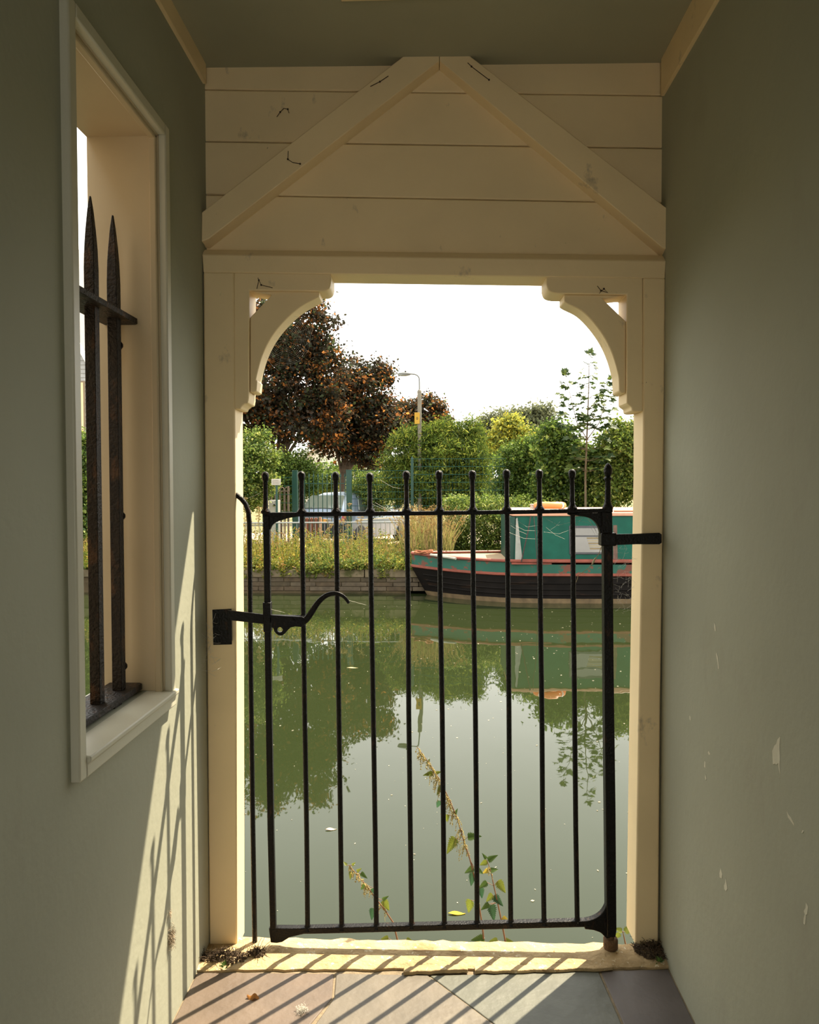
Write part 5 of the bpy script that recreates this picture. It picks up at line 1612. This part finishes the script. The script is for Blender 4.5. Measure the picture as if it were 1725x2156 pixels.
# cobwebs
def web(name, label, threads, r_=.00028):
    mb = MB()
    for th in threads:
        mb.tube(th, r_, 3)
    return tag(mb.build(name, M_WEB), label, 'cobweb', None, 'stuff')
rng = random.Random(21)
th = []
for k in range(70):
    x, y = rng.uniform(1298, 1332), rng.uniform(1150, 1290)
    a_ = rng.uniform(0, 6.28); l_ = rng.uniform(4, 20)
    th.append([W(x, y, .01), W(x + math.cos(a_) * l_ * .5 + 1, y + math.sin(a_) * l_ * .5, .012), W(x + math.cos(a_) * l_, y + math.sin(a_) * l_, .01)])
web('cobweb', 'torn white cobweb between the hinge stile and the post', th)
th = []
for (xa, ya, xb, yb, sag) in ((1072, 1100, 1140, 1118, 8), (1070, 1120, 1136, 1135, 6), (1080, 1090, 1140, 1105, 12), (1142, 1090, 1130, 1130, 3), (1145, 1120, 1210, 1112, 8), (1150, 1092, 1200, 1100, 10), (1150, 1110, 1190, 1135, 4),
                              (1207, 1150, 1216, 1100, 4), (1216, 1095, 1262, 1140, -16), (1214, 1105, 1226, 1088, 2), (1240, 1092, 1266, 1150, -6), (1236, 1090, 1262, 1130, -4), (1075, 1106, 1110, 1125, 2), (1160, 1115, 1180, 1098, 2), (1225, 1090, 1256, 1118, -8)):
    th.append([W(xa, ya, -.012), W((xa + xb) / 2, (ya + yb) / 2 + sag, -.012), W(xb, yb, -.012)])
web('cobweb', 'fine cobweb hanging below the gate top rail near the hinge', th)
th = [[W(x, y, -.012) for x, y in ((1266, 1152), (1262, 1165), (1252, 1180), (1240, 1196), (1226, 1206), (1218, 1210))], [W(x, y, -.012) for x, y in ((1218, 1210), (1216, 1218), (1213, 1226))]]
mb = MB()
for q in th: mb.tube(q, .0011, 5)
mb.tube([W(1254, 1174, -.012), W(1250, 1183, -.012), W(1246, 1190, -.012)], [.001, .004, .001], 6)
tag(mb.build('silk_strand', mat('straw_silk', (.55, .45, .28), .7, .2, 40)), 'straw-coloured silk strand with a cocoon by the hinge collar', 'web')
th = []
for k in range(60):
    x, y = rng.gauss(437, 9), rng.uniform(1310, 1420)
    a_ = rng.uniform(0, 6.28); l_ = rng.uniform(5, 26)
    d_ = rng.uniform(-.06, -.004)
    th.append([W(x, y, d_), W(x + math.cos(a_) * l_ * .6, y + math.sin(a_) * l_ * .6 + 1, d_ * .8), W(x + math.cos(a_) * l_, y + math.sin(a_) * l_, d_ * .6)])
web('cobweb', 'dusty white cobweb in the wall corner below the latch keeper', th, .0004)
# orb web in the bracket arch
th = []
c0 = (600, 715)
for k in range(14):
    w = 2 * math.pi * k / 14
    th.append([W(c0[0], c0[1], .05), W(c0[0] + 60 * math.cos(w), c0[1] + 62 * math.sin(w), .05)])
for q in range(5, 16):
    th.append([W(c0[0] + q * 3.6 * math.cos(2 * math.pi * k / 14), c0[1] + q * 3.7 * math.sin(2 * math.pi * k / 14), .05) for k in range(15)])
web('orb_web', 'faint round spider web hung inside the latch-side bracket arch', th, .00018)
th = [[W(630, 660, .05), W(650, 670, .05), W(660, 690, .05), W(650, 720, .05), (W(630, 742, .05))], [W(555, 745, .05), W(572, 768, .05), W(588, 782, .05)], [W(585, 660, .05), W(650, 672, .05)]]
web('cobweb', 'loose silk threads across the latch-side bracket arch', th, .0003)
th = []
for (xa, ya, xb, yb, sag) in ((560, 1030, 520, 1050, 2), (857, 1065, 785, 1062, 14), (860, 1062, 790, 1058, 18), (1212, 1058, 1190, 1052, 0), (600, 1290, 560, 1280, 0), (855, 1030, 800, 1010, 6), (735, 1264, 775, 1275, 0)):
    th.append([W(xa, ya, -.012), W((xa + xb) / 2, (ya + yb) / 2 + sag, -.012), W(xb, yb, -.012)])
web('cobweb', 'long slack silk threads strung between gate bars', th, .0003)
# wisps of dead spider nest on the gable boards
M_WISP = mat('dead_web_wisp', (.05, .03, .02), .9, .2, 40)
for i, (pts, lab) in enumerate((([(583, 246), (590, 236), (598, 228), (606, 230), (609, 238)], 'dark dead spider wisp on the upper gable planks'),
                                ([(607, 318), (606, 335), (616, 342), (632, 345)], 'dark wisp of dead web on the latch-side rafter'),
                                ([(541, 608), (545, 590), (543, 585), (550, 600), (574, 606)], 'dark twist of dead web on the latch-side bracket'),
                                ([(1258, 602), (1266, 612), (1280, 616), (1272, 608), (1262, 618)], 'dark twist of dead web on the hinge-side bracket'),
                                ([(985, 132), (993, 140), (1006, 150), (1030, 168)], 'dark wisp of dead web near the gable apex'),
                                ([(780, 182), (800, 172), (818, 160)], 'dark wisp of dead web on the rafter edge'))):
    d_ = .035 if i == 0 else -.004
    mb = MB().tube([W(x, y, d_) for x, y in pts], .0011, 4)
    for x, y in pts[1::2]:
        mb.ball(W(x, y, d_), .003, 5)
    tag(mb.build('web_wisp', M_WISP), lab, 'web')
